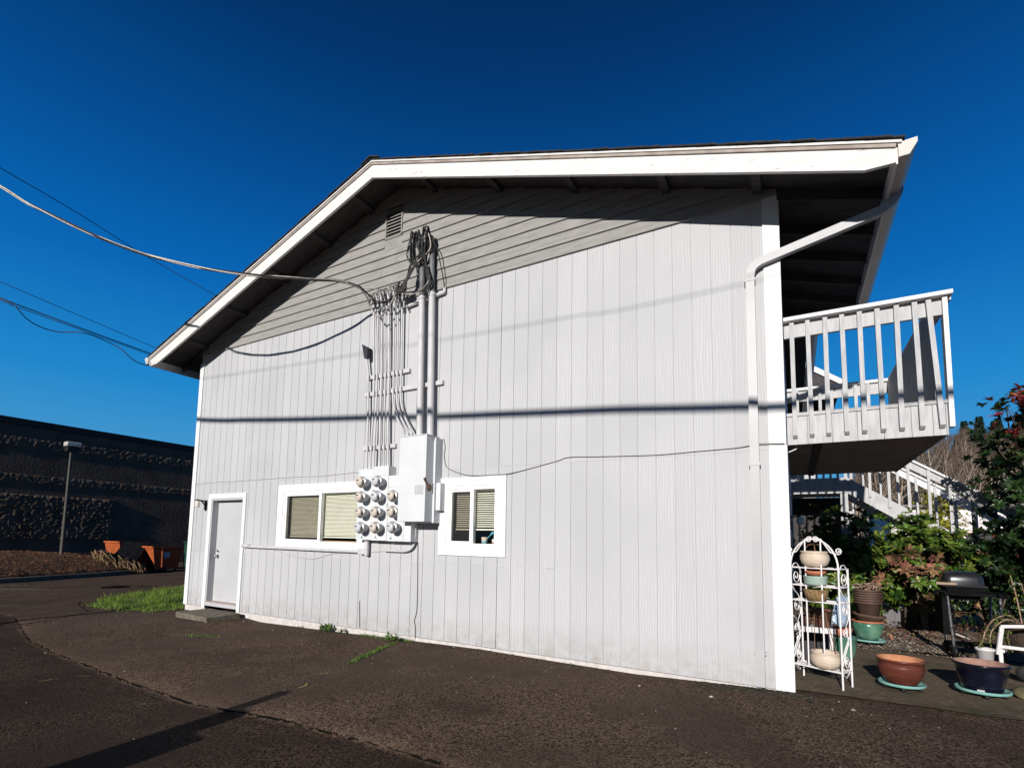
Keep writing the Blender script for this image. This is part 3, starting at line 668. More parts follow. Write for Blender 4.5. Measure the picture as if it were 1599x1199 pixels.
# conduits
M['upper'] = mat('shade_darkened_mast', (.10, .10, .105), (.20, .20, .21), scale=9, rough=.6)  # mast pipes above the couplings, coloured dark for the shadow and cables over them
ords = ['first', 'second', 'third', 'fourth', 'fifth', 'sixth', 'seventh', 'eighth']
tops = [(4.60, 4.68, 4.68, 5.12), (4.69, 4.74, 4.75, 5.13), (4.775, 4.83, 4.87, 5.14), (4.84, 4.91, 4.95, 5.14), (4.915, 4.985, 5.04, 5.15), (5.03, 5.08, 5.42, 5.16), (5.105, 5.155, 5.49, 5.165), (5.19, 5.23, 5.56, 5.175)]
for i, (xt, xm, xb, ztp) in enumerate(tops):
    t = thing('conduit', 'thin grey conduit up the wall, %s from the left of eight' % ords[i], 'conduit', (xb, -.07, 2.45 if i < 5 else 2.8), 'thin conduits rising side by side above the meters')
    a = MB()
    if i < 5: pts_ = [(xb, -.075, 2.42), (xm+.01, -.07, 3.3), (xm, -.07, 3.9), (xt, -.07, ztp)]
    else: pts_ = smooth_path([(xb, -.2, 2.79), (xb-.015, -.17, 2.90), (xm+.13, -.10, 3.15), (xm+.03, -.07, 3.34), (xm, -.07, 3.5), (xm, -.07, 3.7)], 4)+[(xt, -.07, ztp)]
    a.tube(pts_, .0165 if i not in (2, 4) else .021, 10); a.build('pipe', 'conduit', t)
    a = MB(); a.lathe([(.026, -.06), (.028, 0), (.024, .03), (.0, .035)], (xt, -.07, ztp), 12); a.build('weatherhead', 'conduit' if i % 3 else 'dial', t)
    a = MB(); a.tube(smooth_path([(xt, -.08, ztp+.02), (xt+.005, -.12, ztp+.07), (xt+.02, -.2, ztp+.02), (xt+.08, -.22, ztp-.06)], 4), .007, 6); a.build('wire_tail', 'black', t)
    if i < 5:
        a = MB(); a.lathe([(.028, 0), (.028, .03), (.02, .035)], (xb, -.075, 2.43), 12); a.build('coupling', 'conduit', t)
t = thing('conduit', 'short thin conduit with a dark flared cap left of the tall conduits', 'conduit', (4.60, -.07, 2.45))
a = MB(); a.tube([(4.61, -.075, 2.42), (4.585, -.07, 3.3), (4.56, -.075, 3.95), (4.53, -.085, 4.13), (4.525, -.085, 4.18)], .0165, 10); a.build('pipe', 'conduit', t)
a = MB(); a.add([(4.48, -.16, 4.40), (4.60, -.16, 4.33), (4.57, -.13, 4.18), (4.505, -.13, 4.18), (4.48, -.05, 4.40), (4.60, -.05, 4.33), (4.57, -.06, 4.18), (4.505, -.06, 4.18)],
                [(0, 1, 2, 3), (4, 5, 6, 7), (0, 1, 5, 4), (1, 2, 6, 5), (2, 3, 7, 6), (3, 0, 4, 7)]); a.build('weatherhead', M['dial'], t)
for i, (xa, xb, la) in enumerate(((5.635, 5.60, 'left'), (5.825, 5.785, 'right'))):
    t = thing('conduit', 'thick grey service mast conduit entering the cabinet top, %s of the two' % la, 'conduit', (xa, -.1, 2.8), 'two thick mast conduits above the cabinet')
    a = MB(); a.tube([(xa+.012, -.105, 2.78), (xb, -.10, 4.94)], .048, 16); a.build('pipe', 'conduit', t)
    a = MB(); a.lathe([(.053, 0), (.056, .012), (.056, .05), (.050, .065), (.044, .07)], (xb, -.10, 4.90), 16); a.build('coupling', 'conduit', t)
    a = MB(); a.tube([(xb, -.10, 4.95), (xb-.03, -.10, 5.72)], .040, 14); a.build('upper_pipe', M['upper'], t)
    a = MB(); a.lathe([(.045, -.03), (.062, 0), (.068, .06), (.05, .12), (.0, .14)], (xb-.032, -.115, 5.70), 16, (0, -.35, 1)); a.build('weatherhead', mat('dark_cast_head', (.06, .06, .06), rough=.5), t)
# strut rails
def strut(x0, x1, z, label, dz=0, y=-.045):
    a = MB(); a.bar((x0, -.026, z), (x1, -.026, z+dz), .044, .062, (0, 0, 1)); tag(a.build('strut_rail', 'conduit', bevel=.002), label, 'bracket', 'strut rails holding the conduits')
strut(4.50, 5.36, 3.885, 'short grey strut rail crossing the thin conduits, highest of them')
strut(4.47, 5.98, 3.615, 'long grey strut rail running behind both thin and thick conduits at mid height')
strut(4.49, 5.14, 2.76, 'short grey strut rail close above the meter bank')
a = MB(); a.tube([(5.25, -.04, 4.89), (5.97, -.04, 4.955)], .026, 10); a.tube([(5.965, -.04, 4.95), (5.965, -.04, 5.07)], .022, 8)
tag(a.build('strut_rail', 'conduit'), 'round grey bar behind the couplings of the thick mast conduits', 'bracket')
# horizontal conduit with fittings
t = thing('conduit', 'horizontal grey conduit running under the wide window from the door to the meters', 'conduit', (3.2, -.05, 1.19))
a = MB(); a.tube([(1.80, -.045, 1.175), (4.55, -.05, 1.165)], .026, 12); a.build('pipe', 'conduit', t)
a = MB(); a.tube([(1.60, -.045, 1.19), (1.80, -.045, 1.18)], .034, 12); a.build('fitting', 'conduit', t)
a = MB(); a.box(4.52, 4.66, -.10, -.01, 1.13, 1.215); a.tube([(4.665, -.06, 1.11), (4.665, -.06, 1.34)], .038, 12); a.build('elbow_box', 'conduit', t)
t = thing('conduit', 'curved grey conduit sweeping from under the meters up into the cabinet', 'conduit', (5.5, -.05, 1.2))
a = MB(); a.tube(smooth_path([(5.0, -.05, 1.195), (5.25, -.05, 1.195), (5.42, -.05, 1.20), (5.53, -.05, 1.25), (5.575, -.05, 1.36), (5.58, -.05, 1.62)], 5), .018, 10); a.build('pipe', 'conduit', t)

def wire(name, pts_, r, m, label, cat='wire', n=5, group=None):
    a = MB(); a.tube(smooth_path(pts_, n), r, 6); return tag(a.build(name, m), label, cat, group)
Yw = -.008
M['wire_dark'] = mat('dark_wall_wire', (.06, .055, .05), (.10, .09, .08), rough=.6)
M['wire_painted'] = mat('painted_wall_wire', (.36, .35, .34), (.44, .43, .42), scale=20, rough=.7)
wire('wall_wire', [(6.0, Yw, 2.8), (6.03, Yw, 2.68), (6.02, Yw, 2.55), (6.05, Yw, 2.42), (6.12, Yw, 2.355), (6.32, Yw, 2.28), (6.53, Yw-.01, 2.245), (6.9, -.028, 2.24), (7.06, Yw-.01, 2.245), (7.33, Yw, 2.29), (7.75, Yw, 2.375), (7.91, Yw, 2.41), (8.35, Yw, 2.39), (8.95, Yw, 2.37), (9.36, Yw, 2.38), (9.76, Yw, 2.39), (9.93, Yw-.01, 2.41), (10.04, -.03, 2.41), (10.2, -.03, 2.40)], .0045, 'wire_dark', 'thin dark wire looping across the siding above the small window to the right corner')
wire('wall_wire', [(-.1, Yw, 2.37), (.5, Yw, 2.385), (1.37, Yw, 2.38), (2.2, Yw, 2.385), (3.09, Yw, 2.385), (3.5, Yw, 2.375), (4.11, Yw, 2.39), (4.5, Yw, 2.40)], .004, 'wire_painted', 'thin painted wire running along the siding from the left corner to the meters')
wire('wall_wire', [(1.74, Yw, 1.145), (2.17, Yw, 1.15), (2.44, Yw, 1.13), (2.74, Yw, 1.08), (3.08, Yw, 1.025), (3.39, Yw, 1.01), (3.54, Yw, 1.03), (3.81, Yw, 1.095), (3.98, Yw, 1.12), (4.46, Yw, 1.145), (4.75, Yw, 1.165), (5.06, Yw, 1.19)], .005, 'wire_painted', 'thin wire sagging below the horizontal conduit and wide window')
wire('ground_wire', [(4.515, Yw, .42), (4.52, Yw, .3), (4.54, Yw, .02)], .005, 'wire_dark', 'very short dark wire stub at the foot of the siding')
wire('ground_wire', [(5.60, Yw, 1.33), (5.61, Yw, 1.0), (5.62, Yw, .66), (5.62, Yw, .37), (5.585, Yw, .23), (5.605, Yw, .13), (5.61, Yw, -.02)], .005, 'wire_dark', 'wavy dark ground wire hanging from the curved conduit down to the asphalt')

# cable loops at the weatherheads
rr = random.Random(21)
t = thing('cable_bundle', 'tangle of black and grey cables looping from the mast weatherheads to the splices', 'cables', (5.5, -.15, 5.1))
for k in range(22):
    left = k % 2 == 0; hx = 5.565 if left else 5.76; a0 = Vector((hx+rr.uniform(-.04, .05), -.17, 5.77))
    top = a0+Vector((rr.uniform(-.05, .03), -rr.uniform(.03, .12), rr.uniform(.05, .15)))
    side = Vector((a0.x-rr.uniform(.0, .14), -rr.uniform(.18, .26), 5.60+rr.uniform(-.08, .06)))
    if k % 4 == 3:
        pts_ = [a0, top, side, (hx-.02+rr.uniform(-.03, .05), -.2, 5.25), (hx+.0+rr.uniform(-.03, .06), -.19, 4.98+rr.uniform(-.05, .05)), (hx-.12, -.2, 4.98), (5.36, -.24, 5.0)]
    else:
        pts_ = [a0, top, side, (5.50+rr.uniform(-.04, .06), -.22, 5.38+rr.uniform(-.06, .06)), (5.42+rr.uniform(-.03, .03), -.24, 5.20), (5.27+rr.uniform(-.05, .05), -.25, 5.06+rr.uniform(-.05, .03))]
    a = MB(); a.tube(smooth_path(pts_, 6), rr.choice((.0085, .010, .0115)), 7); a.build('cable', 'wire_grey' if k in (5, 12) else 'black', t)
for pts_ in ([(5.79, -.17, 5.74), (5.88, -.15, 5.6), (5.95, -.12, 5.3), (5.975, -.08, 5.1), (5.965, -.05, 5.0)], [(5.5, -.18, 5.77), (5.44, -.2, 5.72), (5.43, -.2, 5.45), (5.41, -.22, 5.2), (5.36, -.25, 5.08)],
             [(5.79, -.17, 5.2), (5.78, -.2, 5.08), (5.66, -.2, 4.99), (5.5, -.22, 4.95), (5.36, -.25, 4.99)]):
    a = MB(); a.tube(smooth_path(pts_, 6), .008, 7); a.build('cable', 'black' if pts_[0][0] > 5.7 and pts_[0][2] > 5.5 else 'wire_grey', t)
for k in range(9):
    x0 = 5.22+.05*(k % 4)+rr.uniform(-.01, .01); z0 = 5.03+.05*(k//4)+rr.uniform(-.02, .02)
    a = MB(); a.tube([(x0, -.26, z0-.045), (x0+.05, -.25, z0+.05)], .018, 8); a.build('splice', 'black', t)
for i, (xt, xm, xb, ztp) in enumerate(tops):
    a = MB(); a.tube(smooth_path([(xt+.08, -.22, ztp-.06), (xt+.12, -.24, ztp-.16-.02*i), (5.16+.01*i, -.25, 4.96+.01*i), (5.28, -.26, 5.04)], 5), .0075, 6); a.build('cable', 'wire_grey' if i in (2, 6) else 'black', t)
# service drop: three twisted conductors
base_path = smooth_path([(-9.5, -9.6, 13.6), (-4.0, -6.75, 9.6), (-1.2, -4.95, 7.45), (.0, -4.1, 6.62), (.745, -3.55, 6.20), (1.17, -3.2, 5.91), (2.05, -2.43, 5.475), (3.05, -1.76, 5.22), (4.08, -1.08, 5.15), (4.5, -.74, 5.17), (4.74, -.5, 5.11)], 14)
sv = thing('service_cable', 'twisted black and bare service drop cable swooping from upper left down to the conduits', 'overhead cable', (4.74, -.5, 5.12))
ends = [[(4.80, -.35, 5.03), (4.90, -.28, 4.95), (5.05, -.26, 4.93), (5.22, -.26, 5.0)], [(4.78, -.40, 5.0), (4.80, -.33, 4.86), (4.93, -.28, 4.70), (5.1, -.27, 4.82), (5.24, -.26, 5.02)], [(4.90, -.4, 5.10), (5.3, -.1, 5.09)]]
acc = 0; tw = [[], [], []]
for i, p in enumerate(base_path):
    if i: acc += (p-base_path[i-1]).length
    dd = (base_path[min(i+1, len(base_path)-1)]-base_path[max(i-1, 0)]).normalized(); u = dd.orthogonal().normalized(); vv = dd.cross(u)
    for k in range(3):
        an = acc*2.6+k*2.094; tw[k].append(p+(u*math.cos(an)+vv*math.sin(an))*.013)
for k in range(3):
    a = MB(); pts_ = tw[k]+smooth_path([tw[k][-1]]+[Vector(q) for q in ends[k]], 6)[1:]
    a.tube(pts_, (.012, .012, .008)[k] if k < 2 else .0075, 6); a.build('conductor', 'black' if k == 0 else 'wire_grey', sv)

# other overhead lines to the left, behind the roof
def line(a, b, sag, r, label, name='overhead_line', n=24):
    m_ = MB(); m_.tube(sag_line(a, b, sag, n), r, 6); return tag(m_.build(name, 'black'), label, 'overhead line')

# ------------------------------------------------------------------ left side
def cmu_mat():
    m = bpy.data.materials.new('dark_block_wall'); m.use_nodes = True; t = m.node_tree; N = t.nodes; L = t.links
    b = N['Principled BSDF']; b.inputs['Roughness'].default_value = .95; b.inputs['Specular IOR Level'].default_value = .1
    tc = N.new('ShaderNodeTexCoord'); n = N.new('ShaderNodeTexNoise'); n.inputs['Scale'].default_value = 1.2; n.inputs['Detail'].default_value = 8; L.new(tc.outputs['Object'], n.inputs['Vector'])
    r = N.new('ShaderNodeValToRGB'); r.color_ramp.elements[0].position = .3; r.color_ramp.elements[1].position = .7
    r.color_ramp.elements[0].color = (.085, .062, .048, 1); r.color_ramp.elements[1].color = (.14, .105, .08, 1); L.new(n.outputs['Fac'], r.inputs[0]); L.new(r.outputs[0], b.inputs['Base Color'])
    n2 = N.new('ShaderNodeTexNoise'); n2.inputs['Scale'].default_value = 9; n2.inputs['Detail'].default_value = 6; L.new(tc.outputs['Object'], n2.inputs['Vector'])
    bp = N.new('ShaderNodeBump'); bp.inputs['Strength'].default_value = .6; bp.inputs['Distance'].default_value = .03; L.new(n2.outputs['Fac'], bp.inputs['Height']); L.new(bp.outputs[0], b.inputs['Normal'])
    return m
M['cmu'] = cmu_mat()
sb = thing('store_building', 'long low dark block building with a black roof edge beyond the road', 'building', (-18, 10, 0))
a = MB(); a.box(-40, -18, -2, 60, -.6, 5.82); a.build('wall', 'cmu', sb)
a = MB(); a.box(-40.1, -17.93, -2.1, 60.1, 5.83, 6.09); a.build('parapet_cap', mat('black_metal_cap', (.012, .012, .014), rough=.6), sb)
def rough_band(z0, z1, y0, y1, amp, seed):
    a = MB(); rr = random.Random(seed); ny = int((y1-y0)/.075); nz_ = max(2, int((z1-z0)/.075))
    v = []
    for j in range(nz_+1):
        for i in range(ny+1):
            e = j in (0, nz_) or i in (0, ny); v.append((-17.996+(0 if e else .01+rr.random()*amp), y0+(y1-y0)*i/ny+rr.uniform(-.03, .03)*(not e), z0+(z1-z0)*j/nz_+rr.uniform(-.03, .03)*(not e)))
    n = ny+1; a.add(v, [(j*n+i, j*n+i+1, (j+1)*n+i+1, (j+1)*n+i) for j in range(nz_) for i in range(ny)]); return a
rough_band(.95, 2.9, -1.9, 6.2, .065, 1).build('split_face_block', 'cmu', sb)
rough_band(4.85, 5.35, -1.9, 11, .036, 2).build('split_face_block', 'cmu', sb)
rough_band(3.35, 3.75, -1.9, 11, .030, 3).build('split_face_block', 'cmu', sb)
# mulch bed with kerb
kerb_line = [(-9.0, -4), (-9.55, -.1), (-10.1, 1.65), (-10.7, 3.4), (-11.5, 4.75), (-12.6, 5.6), (-14.5, 6.3), (-17.9, 6.6)]
def mound(x, y):
    d = min((math.dist((x, y), (p[0]+(q[0]-p[0])*t_, p[1]+(q[1]-p[1])*t_)) for p, q in zip(kerb_line, kerb_line[1:]) for t_ in (0, .25, .5, .75)), default=0)
    return -.02+.62*(1-math.exp(-d/2.2))+.05*noise.noise(Vector((x*1.3, y*1.3, 0)))+.03*noise.noise(Vector((x*5, y*5, 0)))
M['mulch'] = mat('bark_mulch', (.045, .022, .012), (.13, .065, .033), scale=30, rough=1, bump=1, bscale=60, lo=.3, hi=.7)
a = MB(); rows = []
kx = lambda y: lerp([(p[1], p[0]) for p in kerb_line], y)
yl = [-4+.12*i for i in range(88)]; 
v = []; nn = 46
for y in yl:
    xk = kx(y)-.06
    for i in range(nn): x = xk+(-17.98-xk)*i/(nn-1); v.append((x, y, mound(x, y) if i else -.08))
a.add(v, [(j*nn+i, j*nn+i+1, (j+1)*nn+i+1, (j+1)*nn+i) for j in range(len(yl)-1) for i in range(nn-1)], True)
tag(a.build('mulch_bed', 'mulch'), kind='structure')
M['chips'] = mat('mulch_chips', (.09, .04, .02), (.20, .10, .05), scale=8, rough=1, island=.6)
a = MB(); rr = random.Random(4)
for i in range(7000):
    y = rr.uniform(-2.5, 6.2); x = kx(y)-.1-rr.random()**1.3*6.5
    if x < -17.8: continue
    z = mound(x, y)+.01; an = rr.random()*6.28; l = rr.uniform(.02, .06); h = rr.uniform(0, .05)
    dx, dy = math.cos(an)*l, math.sin(an)*l
    a.add([(x-dx, y-dy, z), (x+dx*.2-dy*.4, y+dy*.2+dx*.4, z+h*.4), (x+dx, y+dy, z+h), (x+dy*.3, y-dx*.3, z+.005)], [(0, 1, 2, 3)])
tag(a.build('bark_chips', 'chips'), kind='stuff')
a = MB(); prev = None
for p in smooth_path([(x, y, 0) for x, y in kerb_line], 8):
    q = p+Vector((.0, 0, 0)); pr_ = [(p.x+.07, p.y, -.22), (p.x+.07, p.y, -.035), (p.x+.05, p.y, -.02), (p.x-.08, p.y, -.02), (p.x-.08, p.y, -.2)]
    if prev: a.add(prev+pr_, [(i, i+1, i+6, i+5) for i in range(4)])
    prev = pr_
tag(a.build('kerb', 'concrete'), kind='structure')
# lamp post by the block wall
lp = thing('street_lamp', 'slim dark pole with a boxy floodlight head by the block wall', 'street lamp', (-15, 3.28, .3))
a = MB(); a.tube([(-15, 3.28, .3), (-15, 3.28, 4.72)], [.07, .045], 10); a.build('pole', mat('weathered_dark_pole', (.07, .065, .055), rough=.6), lp)
a = MB(); a.box(-15.14, -14.86, 3.10, 3.50, 4.58, 4.74); a.tube([(-15, 3.28, 4.7), (-15, 3.28, 4.9)], .03, 8); a.build('ballast_box', 'black', lp, bevel=.02)
a = MB(); a.box(-15.18, -14.82, 3.06, 3.56, 4.78, 4.96); a.build('lamp_head', mat('pale_lamp_housing', (.62, .60, .55), (.4, .38, .35), scale=6, rough=.5), lp, bevel=.03)
# dumpsters
M['orange'] = mat('orange_dumpster_paint', (.30, .065, .018), (.42, .10, .028), scale=4, rough=.6, c3=(.16, .05, .03), s3=3)
M['black_lid'] = mat('black_lid_plastic', (.010, .010, .011), (.022, .022, .024), rough=.8, spec=.1)
def dumpster(loc, label, rot=0, lid=True):
    t = thing('dumpster', label, 'dumpster', loc); Lx = 1.05
    x, y, z = loc
    o_ = MB(); 
    # body: sloped front, thick rim
    o_.add([(x-.55, y-.40, z+.1), (x+.55, y-.40, z+.1), (x+.50, y+.48, z+.1), (x-.50, y+.48, z+.1), (x-.60, y-.55, z+1.0), (x+.60, y-.55, z+1.0), (x+.55, y+.62, z+.95), (x-.55, y+.62, z+.95),
            (x-.56, y-.51, z+.995), (x+.56, y-.51, z+.995), (x+.51, y+.58, z+.945), (x-.51, y+.58, z+.945), (x-.5, y-.36, z+.2), (x+.5, y-.36, z+.2), (x+.46, y+.44, z+.2), (x-.46, y+.44, z+.2)],
           [(0, 1, 2, 3), (0, 1, 5, 4), (1, 2, 6, 5), (2, 3, 7, 6), (3, 0, 4, 7), (4, 5, 9, 8), (5, 6, 10, 9), (6, 7, 11, 10), (7, 4, 8, 11), (8, 9, 13, 12), (9, 10, 14, 13), (10, 11, 15, 14), (11, 8, 12, 15), (12, 13, 14, 15)])
    o_.build('body', 'orange', t)
    r_ = MB(); r_.bar((x+.61, y-.56, z+.97), (x+.565, y+.63, z+.93), .05, .07); r_.bar((x-.6, y-.56, z+.97), (x+.6, y-.56, z+.97), .05, .07); r_.bar((x+.60, y-.2, z+.95), (x+.56, y-.15, z+.12), .03, .06); r_.build('rim', 'orange', t)
    for wx, wy in ((.45, -.33), (.45, .4), (-.45, -.33), (-.45, .4)):
        w_ = MB(); w_.lathe([(0, -.025), (.055, -.025), (.055, .025), (0, .025)], (x+wx, y+wy, z+.058), 12, (1, 0, 0)); w_.build('wheel', 'black', t)
    l_ = MB(); l_.box(x+.575, x+.579, y-.12, y+.1, z+.55, z+.78, None); l_.build('sticker', mat('dumpster_sticker', (.55, .58, .60), (.20, .28, .45), scale=30), t)
    return t
d1 = dumpster((-11.78, 5.33, -.16), 'orange steel dumpster at the corner of the kerb by the block wall')
l_ = MB(); TL, TR, BR, BL = Vector((-12.4, 4.36, .97)), Vector((-12.15, 5.13, .93)), Vector((-11.12, 4.18, .24)), Vector((-11.6, 3.64, .50))
for i in range(12):
    u0, u1 = i/12, (i+.8)/12; P_ = [BL.lerp(BR, u0), BL.lerp(BR, u1), TL.lerp(TR, u1), TL.lerp(TR, u0)]; up_ = Vector((.03, -.01, .035))
    l_.add(P_+[p+up_ for p in P_], [(0, 1, 2, 3), (4, 5, 6, 7), (0, 1, 5, 4), (1, 2, 6, 5), (2, 3, 7, 6), (3, 0, 4, 7)])
l_.add([BL, BR, TR, TL], [(0, 1, 2, 3)]); l_.add([BR, TR, Vector((-12.15, 5.13, 0)), Vector((-11.15, 4.6, -.1)), Vector((-11.15, 4.25, -.1))], [(0, 1, 2, 3, 4)])  # last polygon: black sheet standing in for the shadow beside the panel
tag(l_.build('ribbed_panel', 'black_lid'), 'black ribbed panel leaning between the two orange dumpsters, with a black sheet for shade', 'panel')
dumpster((-13.35, 4.85, .0), 'orange dumpster mostly hidden behind the black ribbed panel')
M['straw'] = mat('dry_straw', (.09, .055, .028), (.22, .145, .075), scale=10, rough=1, island=.5)
a = MB(); rr = random.Random(8)
for i in range(700):
    tt = rr.random(); x = -11.9+tt*.9+rr.uniform(-.2, .2); y = 3.25+tt*1.0+rr.gauss(0, .10); z = .55-tt*.55+rr.uniform(-.08, .12); an = rr.uniform(-.6, 1.2); l = rr.uniform(.08, .2)
    a.tube([(x, y, z+.06), (x+.05+math.cos(an)*l*.4, y-math.sin(an)*l*.3, z+.02), (x+.1+math.cos(an)*l, y-math.sin(an)*l*.5, z-.10)], [.022, .02, .006], 4)
tag(a.build('straw_heap', 'straw'), 'ragged heap of dry tan stalks below the black ribbed panel', 'straw heap')
a = MB(); a.box(-12.9, -12.2, 6.9, 7.6, -.1, .95); a.box(-12.95, -12.15, 6.85, 7.65, .95, 1.02); tag(a.build('waste_bin', mat('dark_green_bin', (.01, .05, .03), rough=.5), bevel=.04), 'dark green bin half hidden by the white corner board', 'bin')
# grass patch
GP = [(-.25, -.55), (-.9, -.72), (-2.1, -.9), (-3.5, .1), (-4.3, 1.2), (-5.0, 2.6), (-4.5, 3.6), (-.25, 3.6)]
def inside(x, y, P):
    c_ = False
    for (a_, b_), (c2, d2) in zip(P, P[1:]+P[:1]):
        if (b_ > y) != (d2 > y) and x < (c2-a_)*(y-b_)/(d2-b_)+a_: c_ = not c_
    return c_
M['grass'] = mat('grass_blades', (.11, .18, .022), (.24, .31, .05), scale=3, rough=.7, island=.45, trans=.25)
a = MB(); rr = random.Random(12)
a.add([(x, y, gz(x, y)+.01) for x, y in GP], [tuple(range(len(GP)))])
cnt = 0
while cnt < 9000:
    x, y = rr.uniform(-5.1, -.15), rr.uniform(-.95, 3.6)
    if not inside(x+rr.gauss(0, .13), y+rr.gauss(0, .13), GP) or noise.noise(Vector((x*2.2, y*2.2, 7))) < -.22-.1*rr.random(): continue
    cnt += 1; h = rr.uniform(.03, .11)*(1+1.1*noise.noise(Vector((x*1.7, y*1.7, 1)))); z = gz(x, y); an = rr.random()*6.28; w_ = .006; lx, ly = rr.gauss(0, .04), rr.gauss(0, .04)
    a.add([(x-w_*math.cos(an), y-w_*math.sin(an), z), (x+w_*math.cos(an), y+w_*math.sin(an), z), (x+lx, y+ly, z+h)], [(0, 1, 2)])
tag(a.build('grass', 'grass'), kind='stuff')

def leaf(a, p, d, up, L_, W_, fold=.25):
    d = d.normalized(); s = d.cross(up); s = s.normalized() if s.length > 1e-4 else d.orthogonal().normalized(); u = s.cross(d)
    f = u*W_*fold
    a.add([p, p+d*L_*.30+s*W_*.85+f, p+d*L_*.68+s*W_*.95+f-u*L_*.07, p+d*L_-u*L_*.18, p+d*L_*.68-s*W_*.95+f-u*L_*.07, p+d*L_*.30-s*W_*.85+f, p+d*L_*.5-u*L_*.03],
          [(0, 1, 6), (1, 2, 6), (2, 3, 6), (3, 4, 6), (4, 5, 6), (5, 0, 6)])
def rosette(a, rr, x, y, z, n, L_):
    for k in range(n):
        an = rr.random()*6.28; e = rr.uniform(.2, 1.2); d = Vector((math.cos(an)*math.cos(e), math.sin(an)*math.cos(e), math.sin(e)))
        leaf(a, Vector((x, y, z)), d, Vector((0, 0, 1)), L_*rr.uniform(.6, 1.2), L_*.16)
M['weed'] = mat('weed_leaves', (.07, .14, .02), (.14, .22, .04), scale=5, rough=.6, island=.4, trans=.2)
for cx, cy, n_, L_, lb in ((3.93, -.08, 60, .10, 'bushy green weed at the foot of the siding, tallest of them'), (4.25, -.09, 26, .07, 'small green weed just right of the tallest weed'), (3.25, -.05, 14, .05, 'tiny weed at the wall foot left of the tallest weed'),
                           (5.35, -.20, 50, .085, 'low spreading green weed where the mossy seam meets the wall'), (8.0, -.05, 10, .035, 'tiny weed at the wall foot right of the small window'), (1.60, -.10, 10, .03, 'tiny weed beside the right end of the doorstep')):
    a = MB(); rr = random.Random(int(cx*100))
    for k in range(n_//5): rosette(a, rr, cx+rr.gauss(0, L_*.7), cy-abs(rr.gauss(0, L_*.35)), gz(cx, cy)+rr.random()*L_*.7, 5, L_)
    tag(a.build('weed', 'weed'), lb, 'weed')
a = MB(); rr = random.Random(77)
for k in range(900):
    if k < 450: tt = rr.random(); x = 5.5+.32*tt**1.2+rr.gauss(0, .02); y = -.3-1.15*tt+rr.gauss(0, .02)
    elif k < 800: x = rr.uniform(4.55, 5.6); y = -.03-abs(rr.gauss(0, .04))
    else: x = 2.6+rr.gauss(0, .14); y = -1.35+.25*(x-2.6)+rr.gauss(0, .03)
    h = rr.uniform(.01, .05); z = gz(x, y); w_ = .005; an = rr.random()*6.28
    a.add([(x-w_*math.cos(an), y-w_*math.sin(an), z), (x+w_*math.cos(an), y+w_*math.sin(an), z), (x+rr.gauss(0, .02), y+rr.gauss(0, .02), z+h)], [(0, 1, 2)])
tag(a.build('moss_and_grass_in_seam', 'weed'), kind='stuff')

# ------------------------------------------------------------------ overhead lines
def cable(name, pts_, r, label, group=None, m='black', n=6):
    a = MB(); a.tube(smooth_path(pts_, n), r, 6); return tag(a.build(name, m), label, 'overhead line', group)
cable('overhead_line', [(-4.94, -3.0, 9.66), (-5.65, -2.0, 9.87), (-7.04, 0.0, 10.37), (-7.76, 2.0, 10.39), (-6.71, 4.0, 9.54), (-6.28, 6.0, 9.13)], .011, 'straight black line crossing the twisted cable and passing behind the roof')
cable('overhead_line', [(-23.67, 1.0, 13.93), (-20.42, 2.0, 12.52), (-19.24, 8.0, 11.31), (-19.11, 10.0, 11.02)], .016, 'thinnest black line, above the lower bundle at the left eave')
cable('overhead_line', [(-23.37, 1.0, 13.1), (-20.18, 2.0, 11.71), (-19.61, 3.2, 11.39), (-18.9, 4.9, 11.0), (-19.32, 8.0, 10.93), (-18.51, 9.0, 10.58)], .028, 'thick black line reaching the left eave above the wavy line')
cable('overhead_line', [(-23.4, 1.0, 13.0), (-20.2, 2.0, 11.60), (-19.61, 3.2, 11.29), (-18.9, 4.9, 10.92), (-19.3, 8.0, 10.84), (-18.5, 9.0, 10.48)], .018, 'black line hanging just beneath the thick line at the left eave')
cable('overhead_line', [(-23.4, 1.0, 13.0), (-20.18, 2.0, 11.68), (-19.1, 2.2, 11.2), (-19.01, 2.6, 10.78), (-19.44, 3.2, 10.71), (-19.39, 3.9, 10.68), (-18.39, 4.6, 10.68), (-18.57, 5.8, 10.6), (-18.01, 6.0, 10.28), (-17.68, 6.6, 9.77), (-17.38, 7.5, 9.76), (-17, 9, 9.9)], .022, 'wavy slack black line, lowest at the left')
# lines and an added post behind the photographer whose shadows fall on the wall and the lot
cable('overhead_line', [(-9, -9, 7.75), (-.26, -9, 6.62), (1.7, -9, 6.41), (3.42, -9, 6.25), (4.86, -9, 6.13), (6.07, -9, 6.015), (7.1, -9, 5.94), (7.99, -9, 5.875), (8.77, -9, 5.82), (10.0, -9, 5.71), (11.5, -9, 5.62), (20, -9, 5.5)], .05, 'thick black line behind the photographer, shadow across the wall')
cable('overhead_line', [(-9, -9, 8.1), (-.16, -9, 7.45), (4.8, -9, 7.2), (7.98, -9, 7.083), (10.04, -9, 7.03), (20, -9, 7.2)], .006, 'thin black line behind the photographer, faint shadow across the wall')
cable('overhead_line', [(.6, -14.0, 2.46), (-.58, -10.63, 2.46), (-.75, -8.9, 2.46), (-1.35, -7.3, 2.46), (-2.3, -5.0, 2.46)], .075, 'black line behind the photographer, shadow across the left lot')
a = MB(); a.tube([(6.22, -6.5, -.12), (6.22, -6.5, 1.20)], .065, 10); a.box(6.18, 6.40, -6.55, -6.45, .3, 1.03); a.box(6.19, 6.58, -6.56, -6.44, -.05, .84)  # unseen post, its boxes stepped only to shape the shadow on the lot
